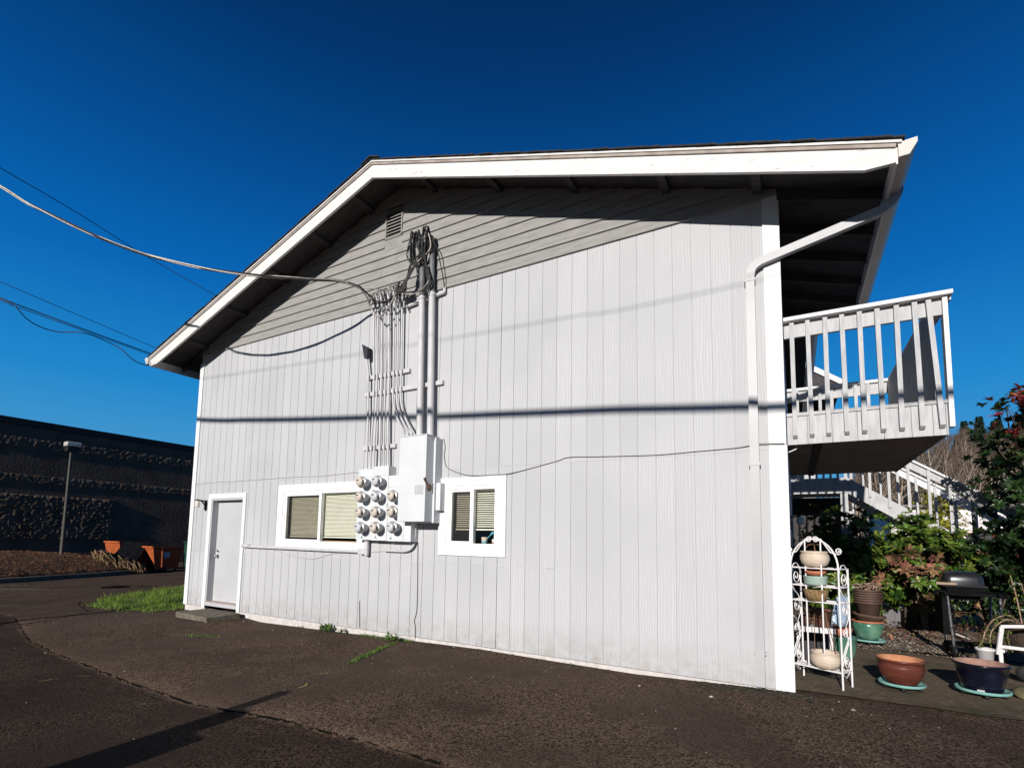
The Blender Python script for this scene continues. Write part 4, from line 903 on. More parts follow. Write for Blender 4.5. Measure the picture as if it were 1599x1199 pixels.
tag(a.build('shadow_post', 'concrete'), 'added stepped post unseen behind the photographer, shaped for its shadow on the lot', 'post')

# ------------------------------------------------------------------ right yard
M['white_metal'] = mat('white_enamel', (.74, .71, .70), (.80, .77, .76), scale=20, rough=.4, c3=(.40, .28, .2), s3=30, lo3=.70, hi3=.74)
O = Vector((10.617, .244, .02)); U = Vector((-.405, .235, 0)); V = Vector((.089, .20, 0))
def rk(u, v, z): p = O+U*u+V*v; return Vector((p.x, p.y, z))
rack = thing('plant_rack', 'white wrought iron plant rack with scrolls leaning by the white corner', 'plant rack', (10.5, .4, .02))
tr = .0075
def rt(nm, pts_, r=tr, sm=0):
    a = MB(); a.tube(smooth_path(pts_, sm) if sm else pts_, r, 7); return a.build(nm, 'white_metal', rack)
for v in (0, 1):
    rt('leg', [rk(0, v, .02), rk(0, v, 1.17)], .009); rt('leg', [rk(1, v, .02), rk(1, v, 1.17)], .009)
rt('arch', [rk(.5-.5*math.cos(t), 0, 1.17+.29*math.sin(t)) for t in [math.pi*i/18 for i in range(19)]], .009)
for u in (.34, .67): rt('upright', [rk(u, 0, .175), rk(u, 0, 1.17+.29*math.sin(math.acos(1-2*u)))])
for z in (.175, .83, .985, 1.165):
    s_ = MB()
    s_.tube([rk(0, 0, z), rk(1, 0, z)], tr, 6); s_.tube([rk(0, 1, z), rk(1, 1, z)], tr, 6); s_.tube([rk(0, 0, z), rk(0, 1, z)], tr, 6); s_.tube([rk(1, 0, z), rk(1, 1, z)], tr, 6)
    for v in (.25, .5, .75): s_.tube([rk(0, v, z), rk(1, v, z)], .004, 5)
    s_.build('shelf', 'white_metal', rack)
def spiral(cu, cz, r0, turns, a0, sg, plane):
    out = []
    for i in range(int(20*turns)+1):
        t = i/20; r = r0*(1-t/turns*.82); an = a0+sg*2*math.pi*t; out.append((cu+r*math.cos(an), cz+r*math.sin(an)))
    return [plane(p, q) for p, q in out]
front = lambda p, q: rk(p/.468, 0, q)
side = lambda p, q: rk(0, p/.219, q)
side2 = lambda p, q: rk(1, p/.219, q)
# crest scrolls
rt('scroll', [rk(.86, 0, 1.33), rk(.66, 0, 1.46)]+spiral(.27, 1.455, .032, 1.4, 2.6, -1, front), .0065)
rt('scroll', [rk(.14, 0, 1.33), rk(.33, 0, 1.46)]+spiral(.205, 1.455, .032, 1.4, .55, 1, front), .0065)
rt('scroll', [rk(.14, 0, 1.33), rk(.06, 0, 1.315)]+spiral(-.005, 1.345, .034, 1.5, -.9, -1, front), .0065)
rt('scroll', [rk(.86, 0, 1.33), rk(.94, 0, 1.315)]+spiral(.47, 1.345, .034, 1.5, -2.2, 1, front), .0065)
for pl_, w_ in ((side, 1), (side2, 1)):
    rt('scroll', [pl_(.015, .93)]+[pl_(.11-.10*math.cos(t), 1.10+.11*math.sin(t)) for t in (.0, .6, 1.2, 1.8, 2.4, 3.0)]+spiral(.12, 1.07, .075, 1.5, -.1, -1, pl_), .0055)
    rt('scroll', spiral(.12, .76, .06, 1.4, 1.8, 1, pl_)[::-1]+[pl_(.17, .80), pl_(.19, .68), pl_(.12, .60), pl_(.03, .66)]+[], .0055)
    rt('scroll', [pl_(.01, 1.0), pl_(.06, .93), pl_(.16, .86), pl_(.19, .78)], .0055, 5)
    rt('scroll', spiral(.10, .55, .055, 1.4, 1.2, -1, pl_)[::-1]+[pl_(.16, .50), pl_(.17, .44), pl_(.08, .34), pl_(.02, .24)], .0055)
    rt('scroll', spiral(.13, .26, .06, 1.5, 1.7, 1, pl_)[::-1]+[pl_(.20, .24), pl_(.17, .16), pl_(.08, .12), pl_(.01, .175)], .0055)
    rt('scroll', [pl_(.01, .29), pl_(.06, .36), pl_(.19, .50)], .0055, 5)
def pot(name, c, prof, m, label, cat='pot', inner=None, group=None, n=30):
    t = thing(name, label, cat, c, group); a = MB(); a.lathe(prof, c, n); a.build('bowl', m, t)
    if inner: a = MB(); a.lathe([(0, inner[1]), (inner[0], inner[1])], c, 20); a.build('soil', inner[2], t)
    return t
M['soil'] = mat('potting_soil', (.03, .02, .014), (.07, .05, .035), scale=60, rough=1, bump=1)
def wicker(name, c1, c2):
    m = mat(name, c1, c2, scale=10, rough=.55, coat=.2); t = m.node_tree; N = t.nodes; L = t.links
    b = N['Principled BSDF']; tc = N.new('ShaderNodeTexCoord'); br = N.new('ShaderNodeTexBrick'); br.inputs['Scale'].default_value = 1
    br.inputs['Brick Width'].default_value = .30; br.inputs['Row Height'].default_value = .032; br.inputs['Mortar Size'].default_value = .006
    sp = N.new('ShaderNodeSeparateXYZ'); L.new(tc.outputs['Object'], sp.inputs[0])
    at_ = N.new('ShaderNodeMath'); at_.operation = 'ARCTAN2'; L.new(sp.outputs['Y'], at_.inputs[0]); L.new(sp.outputs['X'], at_.inputs[1])
    cm = N.new('ShaderNodeCombineXYZ'); L.new(at_.outputs[0], cm.inputs[0]); L.new(sp.outputs['Z'], cm.inputs[1]); L.new(cm.outputs[0], br.inputs['Vector'])
    bp = N.new('ShaderNodeBump'); bp.inputs['Strength'].default_value = .6; bp.inputs['Distance'].default_value = .006; bp.invert = True
    L.new(br.outputs['Fac'], bp.inputs['Height']); L.new(bp.outputs[0], b.inputs['Normal']); return m
M['creamware'] = wicker('cream_woven_ceramic', (.56, .45, .34), (.66, .55, .44))
def hanging(c, label, top=None):
    prof = [(0, 0), (.075, .0), (.115, .035), (.132, .08), (.130, .12), (.118, .145), (.125, .152), (.131, .16), (.124, .166), (.112, .155), (.11, .10), (0, .095)]
    t = pot('hanging_pot', c, prof, 'creamware', label, 'pot', (.108, .12, M['soil']))
    return t
h1 = hanging((10.43, .42, 1.173), 'cream woven-pattern pot on the top shelf of the white rack')
a = MB()
for k in range(3):
    an = k*2.1+.5; a.tube([(10.43+.12*math.cos(an), .42+.12*math.sin(an), 1.33), (10.43+.06*math.cos(an), .42+.06*math.sin(an), 1.40), (10.43, .42, 1.415), (10.43-.07*math.cos(an), .42-.03, 1.395)], .004, 5)
a.tube([(10.43, .42, 1.415), (10.435, .38, 1.34), (10.42, .33, 1.27)], .005, 5)
a.build('cord', mat('brown_cord', (.20, .10, .06), rough=.9), h1)
h2 = hanging((10.49, .37, .183), 'cream woven-pattern pot on the bottom shelf of the white rack')
a = MB(); a.tube([(10.55, .46, .34), (10.50, .40, .72)], .004, 5); a.tube([(10.58, .36, .34), (10.50, .40, .72)], .004, 5); a.tube([(10.40, .42, .34), (10.41, .44, .70)], .003, 5); a.build('cord', mat('brown_cord_low', (.20, .12, .07), rough=.9), h2)
M['terracotta'] = mat('terracotta', (.42, .14, .075), (.52, .20, .11), scale=12, rough=.7)
M['celadon'] = mat('celadon_glaze', (.30, .42, .36), (.38, .48, .42), scale=6, rough=.25, coat=.4)
pot('pot', (10.43, .40, .993), [(0, 0), (.085, 0), (.10, .02), (.105, .085), (.11, .095), (.10, .095), (.09, .02), (0, .015)], 'celadon', 'shallow pale green glazed pot on the second shelf of the white rack')
pot('dish', (10.43, .40, 1.093), [(0, 0), (.07, 0), (.095, .03), (.098, .045), (.09, .045), (.07, .012), (0, .010)], 'terracotta', 'terracotta dish stacked on the shallow green pot', 'dish')
M['coir'] = mat('coir_fibre', (.16, .10, .045), (.32, .21, .10), scale=60, rough=1, bump=1, bscale=80, stretch=(1, 1, .3))
pot('planter', (10.43, .41, .84), [(0, 0), (.085, 0), (.10, .05), (.112, .11), (.10, .115), (.09, .04), (0, .03)], 'coir', 'brown coir fibre planter on the third shelf of the white rack', 'planter')
# odds and ends behind the rack
M['white_plastic'] = mat('weathered_white_plastic', (.60, .58, .58), (.70, .68, .67), scale=6, rough=.5, c3=(.35, .32, .28), s3=6, lo3=.6, hi3=.75)
sh_ = thing('tray_table', 'low white tray table behind the white rack', 'table', (10.42, 1.15, .02))
a = MB(); a.box(10.235, 10.60, .95, 1.35, .44, .475); a.box(10.225, 10.61, .94, .955, .44, .50); a.build('top', 'white_plastic', sh_, bevel=.004)
for x, y in ((10.26, .98), (10.57, .98), (10.26, 1.32), (10.57, 1.32)): a = MB(); a.box(x-.015, x+.015, y-.015, y+.015, .02, .44); a.build('leg', 'white_plastic', sh_)
pot('pot', (10.50, 1.12, .476), [(0, 0), (.07, 0), (.088, .18), (.098, .185), (.098, .215), (.088, .215), (.075, .03), (0, .03)], mat('brown_clay', (.16, .07, .045), (.22, .10, .065), rough=.7), 'square-shouldered brown clay pot on the white tray table')
pot('pot', (10.33, 1.15, .476), [(0, 0), (.05, 0), (.075, .09), (.078, .12), (.07, .12), (0, .03)], mat('dark_clay', (.10, .05, .035), rough=.7), 'small dark clay pot at the wall end of the tray table')
cr_ = MB()
for k in range(9): cr_.box(10.26, 10.62, 1.5, 1.515, .05+k*.035, .07+k*.035)
for k in range(9): cr_.box(10.26+k*.044, 10.272+k*.044, 1.499, 1.514, .04, .37)
cr_.box(10.25, 10.63, 1.52, 1.90, .03, .36)
tag(cr_.build('crate', mat('dark_plastic_crate', (.03, .03, .035), rough=.6)), 'dark mesh plastic crate on the ground under and behind the tray table', 'crate')
# blue sheet
a = MB(); n_ = 9; vs = []
for j in range(n_):
    for i in range(n_):
        u, v = i/(n_-1), j/(n_-1); vs.append((10.60+.17*u+.06*v, 1.62+.10*u+.14*v-.05*math.sin(u*3+v*2), .44+.34*v+.02*u+.02*math.sin(u*7+v*5)))
a.add(vs, [(j*n_+i, j*n_+i+1, (j+1)*n_+i+1, (j+1)*n_+i) for j in range(n_-1) for i in range(n_-1)], True)
o = a.build('plastic_sheet', mat('pale_blue_plastic', (.34, .42, .52), (.44, .52, .60), scale=3, rough=.35)); tag(o, 'crumpled pale blue plastic sheet between the white rack and the brown pots', 'sheet')
md = o.modifiers.new('thick', 'SOLIDIFY'); md.thickness = .006
M['green_glaze'] = mat('green_glaze', (.045, .13, .09), (.11, .24, .17), scale=5, rough=.22, coat=.5, c3=(.19, .32, .22), s3=7)
pot('pot', (10.72, 1.86, .03), [(0, 0), (.10, 0), (.13, .06), (.15, .16), (.148, .24), (.16, .255), (.16, .275), (.145, .27), (.13, .10), (0, .10)], 'green_glaze', 'green glazed pot under the pale blue plastic sheet')
pot('pot', (10.70, 1.86, .31), [(0, 0), (.10, 0), (.13, .05), (.135, .09), (.125, .09), (.10, .02), (0, .02)], 'terracotta', 'shallow terracotta pot on the green pot under the blue sheet')
# dollies
M['aqua_paint'] = mat('aqua_plastic_dolly', (.16, .36, .32), (.22, .43, .38), scale=10, rough=.45, c3=(.30, .34, .30), s3=9, lo3=.6, hi3=.8)
def dolly(x, y, r, label, z0=.018):
    t = thing('plant_dolly', label, 'plant dolly', (x, y, z0))
    a = MB(); a.lathe([(0, .052), (r-.02, .052), (r-.015, .068), (r, .07), (r+.004, .06), (r, .045), (r-.03, .040), (0, .040)], (x, y, z0), 36); a.build('dish', 'aqua_paint', t)
    for k in range(5):
        an = k*2*math.pi/5+.9; cx, cy = x+(r-.045)*math.cos(an), y+(r-.045)*math.sin(an)
        a = MB(); a.lathe([(0, -.014), (.017, -.014), (.021, -.006), (.021, .006), (.017, .014), (0, .014)], (cx, cy, z0+.021), 14, (math.cos(an+1), math.sin(an+1), 0)); a.box(cx-.013, cx+.013, cy-.013, cy+.013, z0+.026, z0+.042)
        a.build('caster', 'black', t)
    return t
dolly(11.12, .66, .185, 'round aqua plant dolly under the red-brown pot')
dolly(11.75, .83, .200, 'round aqua plant dolly under the dark blue pot')
dolly(11.11, 3.2, .20, 'round aqua plant dolly under the green pot stack', z0=.04)
M['red_glaze'] = mat('red_brown_glaze', (.085, .022, .014), (.14, .040, .025), scale=4, rough=.38, coat=.25, stretch=(1, 1, 5), c3=(.18, .075, .055), s3=5, lo3=.55, hi3=.8, bump=.15, bscale=12)
M['terra_in'] = mat('unglazed_inside', (.40, .17, .08), (.50, .23, .12), scale=9, rough=.8)
t = pot('flower_pot', (11.12, .66, .075), [(0, 0), (.115, 0), (.135, .02), (.172, .09), (.186, .14), (.187, .175), (.180, .20), (.192, .212), (.203, .222), (.203, .232), (.192, .236)], 'red_glaze', 'empty glossy red-brown flower pot on an aqua dolly by the yard edge', 'flower pot')
a = MB(); a.lathe([(.192, .236), (.178, .225), (.172, .18), (.165, .10), (.12, .035), (0, .03)], (11.12, .66, .075), 30); a.build('inside', 'terra_in', t)
M['blue_glaze'] = mat('dark_blue_glaze', (.003, .0035, .010), (.006, .007, .018), scale=7, rough=.25, coat=.35, c3=(.018, .020, .038), s3=9, lo3=.55, hi3=.8)
t = pot('flower_pot', (11.75, .83, .075), [(0, 0), (.145, 0), (.150, .015), (.165, .08), (.185, .16), (.192, .215), (.203, .225), (.214, .235), (.214, .245), (.203, .250)], 'blue_glaze', 'large dark blue glazed flower pot on an aqua dolly at the right', 'flower pot')
a = MB(); a.lathe([(.203, .25), (.19, .24), (.182, .20), (.178, .17), (0, .165)], (11.75, .83, .075), 30); a.build('inside', mat('mauve_soil', (.26, .15, .12), (.34, .20, .16), scale=20, rough=.9), t)
a = MB(); a.box(-.026, .026, -.012, .012, 0, .004, Matrix.Translation((11.70, .66, .092)) @ Matrix.Rotation(R(-15), 4, 'Z') @ Matrix.Rotation(R(20), 4, 'X')); tag(a.build('plant_tag', 'white_plastic'), 'white plastic tag lying on the dolly of the dark blue pot', 'tag')
# stack
t = pot('flower_pot', (11.11, 3.2, .10), [(0, 0), (.11, 0), (.14, .05), (.172, .13), (.180, .19), (.172, .235), (.165, .24), (0, .22)], 'green_glaze', 'green glazed pot with a terracotta rim at the bottom of the pot stack', 'flower pot')
a = MB(); a.lathe([(.166, .236), (.188, .240), (.192, .255), (.182, .262), (.165, .255)], (11.11, 3.2, .10), 30); a.build('rim', 'terracotta', t)
M['nursery'] = mat('brown_nursery_plastic', (.085, .050, .036), (.13, .078, .058), scale=8, rough=.65)
pot('pot', (11.12, 3.19, .345), [(0, 0), (.14, 0), (.165, .06), (.185, .075), (.20, .085), (.198, .105), (.18, .10), (.15, .02), (0, .02)], 'nursery', 'wide brown plastic bowl tilted on top of the green pot', 'pot').rotation_euler = (.0, R(6), 0)
for k in range(6):
    z = .44+k*.0; zb_ = .43+k*.033
    prof = [(0, .0), (.12, 0), (.155, .17), (.168, .172), (.170, .195), (.160, .197), (.150, .17), (.12, .02), (0, .02)]
    pot('nursery_pot', (11.125+.004*math.sin(k*2), 3.2, zb_), prof, 'nursery', ['lowest', 'second lowest', 'third lowest', 'third highest', 'second highest', 'topmost'][k]+' of the brown plastic pots nested in the stack', 'pot', None, 'brown nursery pots nested in one stack')
M['twig'] = mat('dry_twig', (.16, .10, .065), (.34, .25, .17), scale=15, rough=.9, island=.4)
a = MB(); rr = random.Random(31)
for k in range(26):
    an = rr.random()*6.28; r0 = rr.random()*.1; x, y = 11.12+r0*math.cos(an), 3.2+r0*math.sin(an)
    a.tube(smooth_path([(x, y, .76), (x+rr.gauss(0, .03), y+rr.gauss(0, .03), .82), (x+rr.gauss(0, .06), y+rr.gauss(0, .05), .84+rr.random()*.05), (x+rr.gauss(0, .09), y+rr.gauss(0, .08), .80+rr.random()*.05)], 3), [.007]*9+[.002], 5)
tag(a.build('dry_roots', 'twig'), 'dry twisted roots in the top of the brown pot stack', 'roots')
# storage bin, rocks, driftwood
bn = thing('storage_bin', 'low grey plastic storage bin beyond the gravel', 'storage bin', (11.76, 5.7, .03))
M['bin'] = mat('grey_bin_plastic', (.14, .135, .145), (.18, .17, .18), scale=5, rough=.6)
a = MB(); a.add([(11.54, 5.5, .03), (11.97, 5.5, .03), (11.97, 5.95, .03), (11.54, 5.95, .03), (11.50, 5.46, .33), (12.01, 5.46, .33), (12.01, 6.0, .33), (11.50, 6.0, .33)], [(0, 1, 2, 3), (4, 5, 6, 7), (0, 1, 5, 4), (1, 2, 6, 5), (2, 3, 7, 6), (3, 0, 4, 7)])
for k in range(6): x = 11.57+k*.075; a.box(x, x+.012, 5.462, 5.50, .06, .32)
a.build('tub', 'bin', bn)
a = MB(); a.box(11.47, 12.04, 5.43, 6.03, .33, .375); a.build('lid', 'bin', bn, bevel=.01)
M['rock'] = mat('garden_rock', (.16, .15, .13), (.36, .33, .29), scale=6, rough=.95, bump=.7, island=.3)
def rock(x, y, z, s, seed, label, m='rock', sc=(1, .8, .6)):
    bm = bmesh.new(); bmesh.ops.create_icosphere(bm, subdivisions=3, radius=s)
    for v in bm.verts: v.co *= 1+.35*noise.noise(v.co*(2/s*.5)+Vector((seed, 0, 0))); v.co.x *= sc[0]; v.co.y *= sc[1]; v.co.z *= sc[2]
    me = bpy.data.meshes.new('rock'); bm.to_mesh(me); bm.free(); me.materials.append(M[m]); 
    for p in me.polygons: p.use_smooth = True
    o = bpy.data.objects.new('rock', me); C.objects.link(o); o.location = (x, y, z); return tag(o, label, 'rock', 'rocks piled around the grey bin')
rr = random.Random(41)
M['rock_tan'] = mat('tan_rock', (.30, .20, .11), (.44, .31, .19), scale=6, rough=.9)
for i in range(9):
    rock(11.45+.075*i+rr.uniform(-.02, .02), 5.55+rr.uniform(0, .5), .41+rr.uniform(0, .03), rr.uniform(.035, .075), i*3.1, 'grey garden rock piled on the grey bin lid')
rock(11.86, 5.6, .45, .09, 50, 'tan flat block of stone on the grey bin, largest there', 'rock_tan', (1.2, .8, .6))
for i in range(6): rock(11.1+.12*i, 6.15+rr.uniform(-.1, .1), .12, .13, 70+i, 'grey edging rock on the ground behind the pot stack and bin')
a = MB()
for k in range(34):
    an = rr.random()*6.28; x, y = 12.02, 5.3
    a.tube(smooth_path([(x, y, .62), (x+.10*math.cos(an), y+.1*math.sin(an), .60+rr.uniform(-.05, .1)), (x+.2*math.cos(an+.3), y+.15*math.sin(an), .48+rr.uniform(-.1, .12)), (x+.26*math.cos(an+.5), y+.2*math.sin(an), .36+rr.uniform(-.05, .1))], 4), [.010]*12+[.003], 5)
tag(a.build('driftwood_roots', mat('pale_roots', (.30, .21, .13), (.46, .34, .22), scale=12, rough=.9, island=.3)), 'pale upturned root clump between the grey bin and the grill', 'roots')
a = MB(); a.box(11.80, 12.25, 5.15, 5.5, .03, .36); tag(a.build('plant_box', mat('dark_wood_box', (.04, .03, .022), rough=.9)), 'dark planting box under the pale root clump', 'planter')
# stepping disc
pot('stone_disc', (12.15, .95, .02), [(0, .0), (.14, .0), (.165, .02), (.165, .035), (.13, .055), (0, .06)], mat('olive_stone', (.16, .135, .07), (.26, .22, .12), scale=9, rough=.9, bump=.5), 'round mossy tan stone disc at the right edge beside the blue pot', 'stone')
bpy.data.objects['stone_disc'].rotation_euler = (R(12), R(4), 0)

# grill
gx, gy = 12.12, 3.05
gl = thing('grill', 'black gas grill on a cart with its lid closed', 'grill', (gx, gy, .03))
M['grill_lid'] = mat('grey_black_enamel', (.012, .012, .014), (.022, .022, .025), scale=3, rough=.28, coat=.6)
M['grill_black'] = mat('black_cart', (.004, .004, .0045), (.008, .008, .009), rough=.8, spec=.08)
a = MB(); nU, nV = 14, 9; vs = []
for j in range(nV):            # low vaulted lid
    t_ = j/(nV-1); s_ = math.cos(t_*math.pi/2)**.45 if j < nV-1 else 0; hz = .93+.17*math.sin(t_*math.pi/2)**.8
    for i in range(nU*2):
        an = 2*math.pi*i/(nU*2); cx = abs(math.cos(an))**.35*math.copysign(1, math.cos(an)); cy = abs(math.sin(an))**.35*math.copysign(1, math.sin(an))
        vs.append((gx-.02+cx*.205*(.25+.75*s_), gy+cy*.19*(.2+.8*s_), hz))
m2 = nU*2
a.add(vs, [(j*m2+i, j*m2+(i+1) % m2, (j+1)*m2+(i+1) % m2, (j+1)*m2+i) for j in range(nV-1) for i in range(m2)], True); a.add(vs[-m2:], [tuple(range(m2))], True)
a.build('lid', 'grill_lid', gl)
a = MB(); a.box(gx-.235, gx+.195, gy-.205, gy+.205, .905, .93); a.build('rim', 'grill_lid', gl, bevel=.006)
a = MB(); a.bar((gx-.24, gy-.20, .95), (gx-.10, gy-.24, .945), .02, .02); a.bar((gx-.30, gy-.2, .945), (gx-.12, gy-.23, .945), .028, .028); a.build('handle', mat('worn_wood_handle', (.32, .22, .15), rough=.6), gl)
a = MB(); a.add([(gx-.21, gy-.18, .905), (gx+.18, gy-.18, .905), (gx+.18, gy+.18, .905), (gx-.21, gy+.18, .905), (gx-.15, gy-.12, .74), (gx+.12, gy-.12, .74), (gx+.12, gy+.12, .74), (gx-.15, gy+.12, .74)],
                [(0, 1, 2, 3), (4, 5, 6, 7), (0, 1, 5, 4), (1, 2, 6, 5), (2, 3, 7, 6), (3, 0, 4, 7)]); a.build('firebox', 'grill_black', gl)
a = MB(); a.box(gx-.24, gx+.38, gy-.26, gy+.2, .80, .84)
for k in range(4): a.box(gx-.10+k*.028, gx-.085+k*.028, gy-.275, gy-.26, .79, .85)
a.build('side_shelf', 'grill_black', gl, bevel=.008)
a = MB(); a.tube(smooth_path([(gx-.33, gy-.2, .80), (gx-.30, gy-.22, .845), (gx-.22, gy-.24, .84)], 5), .022, 8); a.build('shelf_end', 'grill_black', gl)
M['grill_steel'] = mat('worn_steel_leg', (.10, .10, .11), (.25, .25, .27), scale=25, rough=.35, metal=.6)
for x0, x1, y in ((gx-.20, gx-.16, gy-.2), (gx+.30, gx+.27, gy-.2), (gx-.20, gx-.16, gy+.18), (gx+.30, gx+.27, gy+.18)):
    a = MB(); a.tube([(x0, y, .80), (x1, y, .12)], .016, 8); a.build('leg', 'grill_steel', gl)
a = MB(); a.box(gx-.19, gx+.30, gy-.2, gy+.18, .16, .185); a.build('bottom_shelf', 'grill_black', gl)
a = MB(); a.box(gx-.26, gx-.20, gy-.22, gy+.18, .30, .78); a.build('side_panel', 'grill_black', gl, bevel=.01)
a = MB(); a.bar((gx-.14, gy-.21, .32), (gx+.0, gy-.24, .27), .03, .012); a.build('tool_hook', mat('pale_metal', (.5, .48, .45), rough=.4), gl)
a = MB(); a.tube(smooth_path([(gx-.15, gy-.22, .60), (gx+.02, gy-.23, .60), (gx+.05, gy-.23, .63), (gx+.08, gy-.23, .57), (gx+.12, gy-.23, .61)], 4), .0025, 5); a.build('wire_hook', mat('copper_wire', (.12, .04, .02), rough=.7), gl)
for x, y in ((gx-.17, gy-.24), (gx+.28, gy-.24), (gx-.17, gy+.18), (gx+.28, gy+.18)):
    a = MB(); a.lathe([(0, -.018), (.055, -.018), (.065, -.01), (.065, .01), (.055, .018), (0, .018)], (x, y, .10), 18, (1, .2, 0)); w_ = a.build('wheel', 'black', gl)
# half barrel planter with twisting shrub, white frame cart, bucket
M['barrel'] = mat('old_barrel_wood', (.055, .036, .028), (.11, .075, .055), scale=8, rough=.9, stretch=(6, 6, 1), bump=.5)
t = pot('barrel_planter', (12.62, 2.35, .24), [(0, 0), (.26, 0), (.33, .16), (.345, .30), (.345, .34), (.32, .34), (.30, .29)], 'barrel', 'brown half barrel planter behind the white frame at the right edge', 'planter', (.31, .30, M['soil']))
M['light_leaf'] = mat('pale_green_leaf', (.10, .15, .02), (.20, .26, .05), scale=6, rough=.6, island=.4, trans=.3)
vi = thing('curly_shrub', 'sparse curly shrub with pale green leaves hanging over the half barrel', 'shrub', (12.5, 2.35, .55))
rr = random.Random(55); stems = [[(12.42, 2.2, .55), (12.30, 2.1, .66), (12.15, 2.0, .62), (12.06, 1.95, .50), (12.02, 1.92, .38), (11.98, 1.90, .32)], [(12.42, 2.2, .55), (12.26, 2.05, .62), (12.12, 1.98, .50), (12.08, 1.93, .36)],
      [(12.5, 2.2, .55), (12.30, 2.02, .56), (12.22, 1.9, .44), (12.24, 1.85, .30)], [(12.45, 2.3, .55), (12.42, 2.3, .85), (12.38, 2.3, 1.10)], [(12.52, 2.3, .55), (12.56, 2.3, .80), (12.62, 2.28, 1.0)], [(12.5, 2.3, .55), (12.50, 2.3, .8), (12.46, 2.28, 1.02)]]
a = MB(); lf = MB()
for k, st_ in enumerate(stems):
    P_ = smooth_path(st_, 7); a.tube(P_, .007, 5)
    for p in P_[4:]:
        for q in range(3 if k != 3 else 4): leaf(lf, p+Vector((rr.gauss(0, .012), rr.gauss(0, .012), rr.gauss(0, .012))), Vector((rr.gauss(0, 1), rr.gauss(0, 1), rr.gauss(.1, .6))), Vector((0, 0, 1)), rr.uniform(.025, .055), .007)
a.build('stem', 'twig', vi); lf.build('leaves', 'light_leaf', vi)
wf = thing('white_frame', 'white plastic garden chair frame tipped beside the half barrel at the right edge', 'chair', (12.3, 1.9, .03))
for p, q, w_ in (((12.16, 1.86, .56), (12.95, 1.70, .66), .035), ((12.17, 1.86, .56), (12.12, 1.84, .26), .04), ((12.12, 1.84, .35), (12.95, 1.68, .34), .035), ((12.95, 1.7, .66), (12.95, 1.68, .3), .04), ((12.17, 1.86, .30), (12.3, 2.3, .25), .035)):
    a = MB(); a.bar(p, q, w_*.6, w_); a.build('rail', 'white_plastic', wf, bevel=.006)
for p in ((12.14, 1.84), (12.93, 1.70)): a = MB(); a.bar((p[0], p[1], .03), (p[0], p[1], .33), .035, .035, (0, 1, 0)); a.build('leg', 'white_plastic', wf, bevel=.006)
a = MB(); a.lathe([(.0, -.02), (.05, -.02), (.075, -.012), (.08, 0), (.075, .012), (.05, .02), (0, .02)], (12.28, 1.66, .12), 20, (.3, 1, 0)); tag(a.build('wheel', 'black'), 'black rubber wheel standing on the ground beside the white chair frame', 'wheel')
pot('bucket', (12.02, 1.86, .03), [(0, 0), (.055, 0), (.075, .26), (.083, .262), (.083, .285), (.075, .285), (.068, .25), (.05, .02), (0, .02)], 'white_plastic', 'small white bucket between the blue pot and the white chair frame', 'bucket')

# wall lamps on the side wall, under the balcony
wl2 = thing('wall_lamp', 'small porch lamp with a white dome on the side wall beneath the balcony', 'lamp', (10.2, 3.0, 1.75))
a = MB(); a.box(10.202, 10.225, 2.9, 3.0, 1.62, 1.82); a.bar((10.22, 2.95, 1.80), (10.34, 2.95, 1.82), .02, .02); a.build('bracket', 'black', wl2)
a = MB(); a.lathe([(.02, .04), (.05, .02), (.055, -.04), (.04, -.075), (0, -.08)], (10.34, 2.95, 1.77), 14); a.build('lamp_shade', mat('frosted_glass', (.75, .72, .66), rough=.3), wl2)

# ------------------------------------------------------------------ walkway and stairs
stw = thing('stair', 'grey painted outside stair and landing with a slatted white-topped railing', 'stair', (11.2, 6.3, 0))
a = MB()
for k in range(9): x = 10.23+k*.1; a.box(x+.002, x+.098, 5.985, 6.0, 2.40, 2.70)
a.build('landing_fascia', 'deckpaint', stw)
a = MB(); a.box(10.23, 11.13, 6.0, 7.2, 2.42, 2.69); a.build('landing', 'deckpaint', stw)
a = MB(); a.box(10.23, 11.15, 5.97, 6.02, 3.45, 3.6); a.build('landing_rail', 'deckpaint', stw)
for k in range(8): a = MB(); a.box(10.30+k*.115, 10.338+k*.115, 5.955, 5.984, 2.45, 3.6); a.build('baluster', 'deckpaint', stw)
a = MB(); a.box(11.04, 11.16, 6.01, 6.12, 0, 2.42); a.build('post', 'deckpaint', stw)
a = MB(); a.box(10.24, 11.14, 7.15, 7.19, 0, 2.41); a.build('shade_panel', 'soffit', stw)  # added dark panel standing in for the shade beneath the landing
def zs(x): return 2.69-.69*(x-11.13)
for y, nm in ((6.0, 0), (7.1, 1)):
    a = MB(); a.prism([(11.13, 2.42), (11.13, 2.72), (14.9, zs(14.9)+.03), (14.9, zs(14.9)-.30)], y, y+.04); a.build('stringer', 'deckpaint', stw)
    a = MB(); a.prism([(11.13, zs(11.13)+.80), (11.13, zs(11.13)+.94), (14.9, zs(14.9)+.94), (14.9, zs(14.9)+.80)], y-.005, y+.035); a.build('rail', 'trim' if nm else 'deckpaint', stw)
    a = MB(); a.prism([(11.10, zs(11.1)+.945), (11.10, zs(11.1)+.985), (15.0, zs(15)+.985), (15.0, zs(15)+.945)], y-.06, y+.08); a.build('rail_cap', 'trim', stw)
    for k in range(13):
        x = 11.22+k*.285; a = MB(); a.box(x-.022, x+.022, y-.035, y-.007, zs(x)-.12, zs(x)+.94); a.build('baluster', 'deckpaint', stw)
for k in range(13):
    x = 11.13+k*.28; a = MB(); a.box(x, x+.30, 6.045, 7.095, zs(x)-.20, zs(x)-.16); a.build('tread', 'deckpaint', stw)

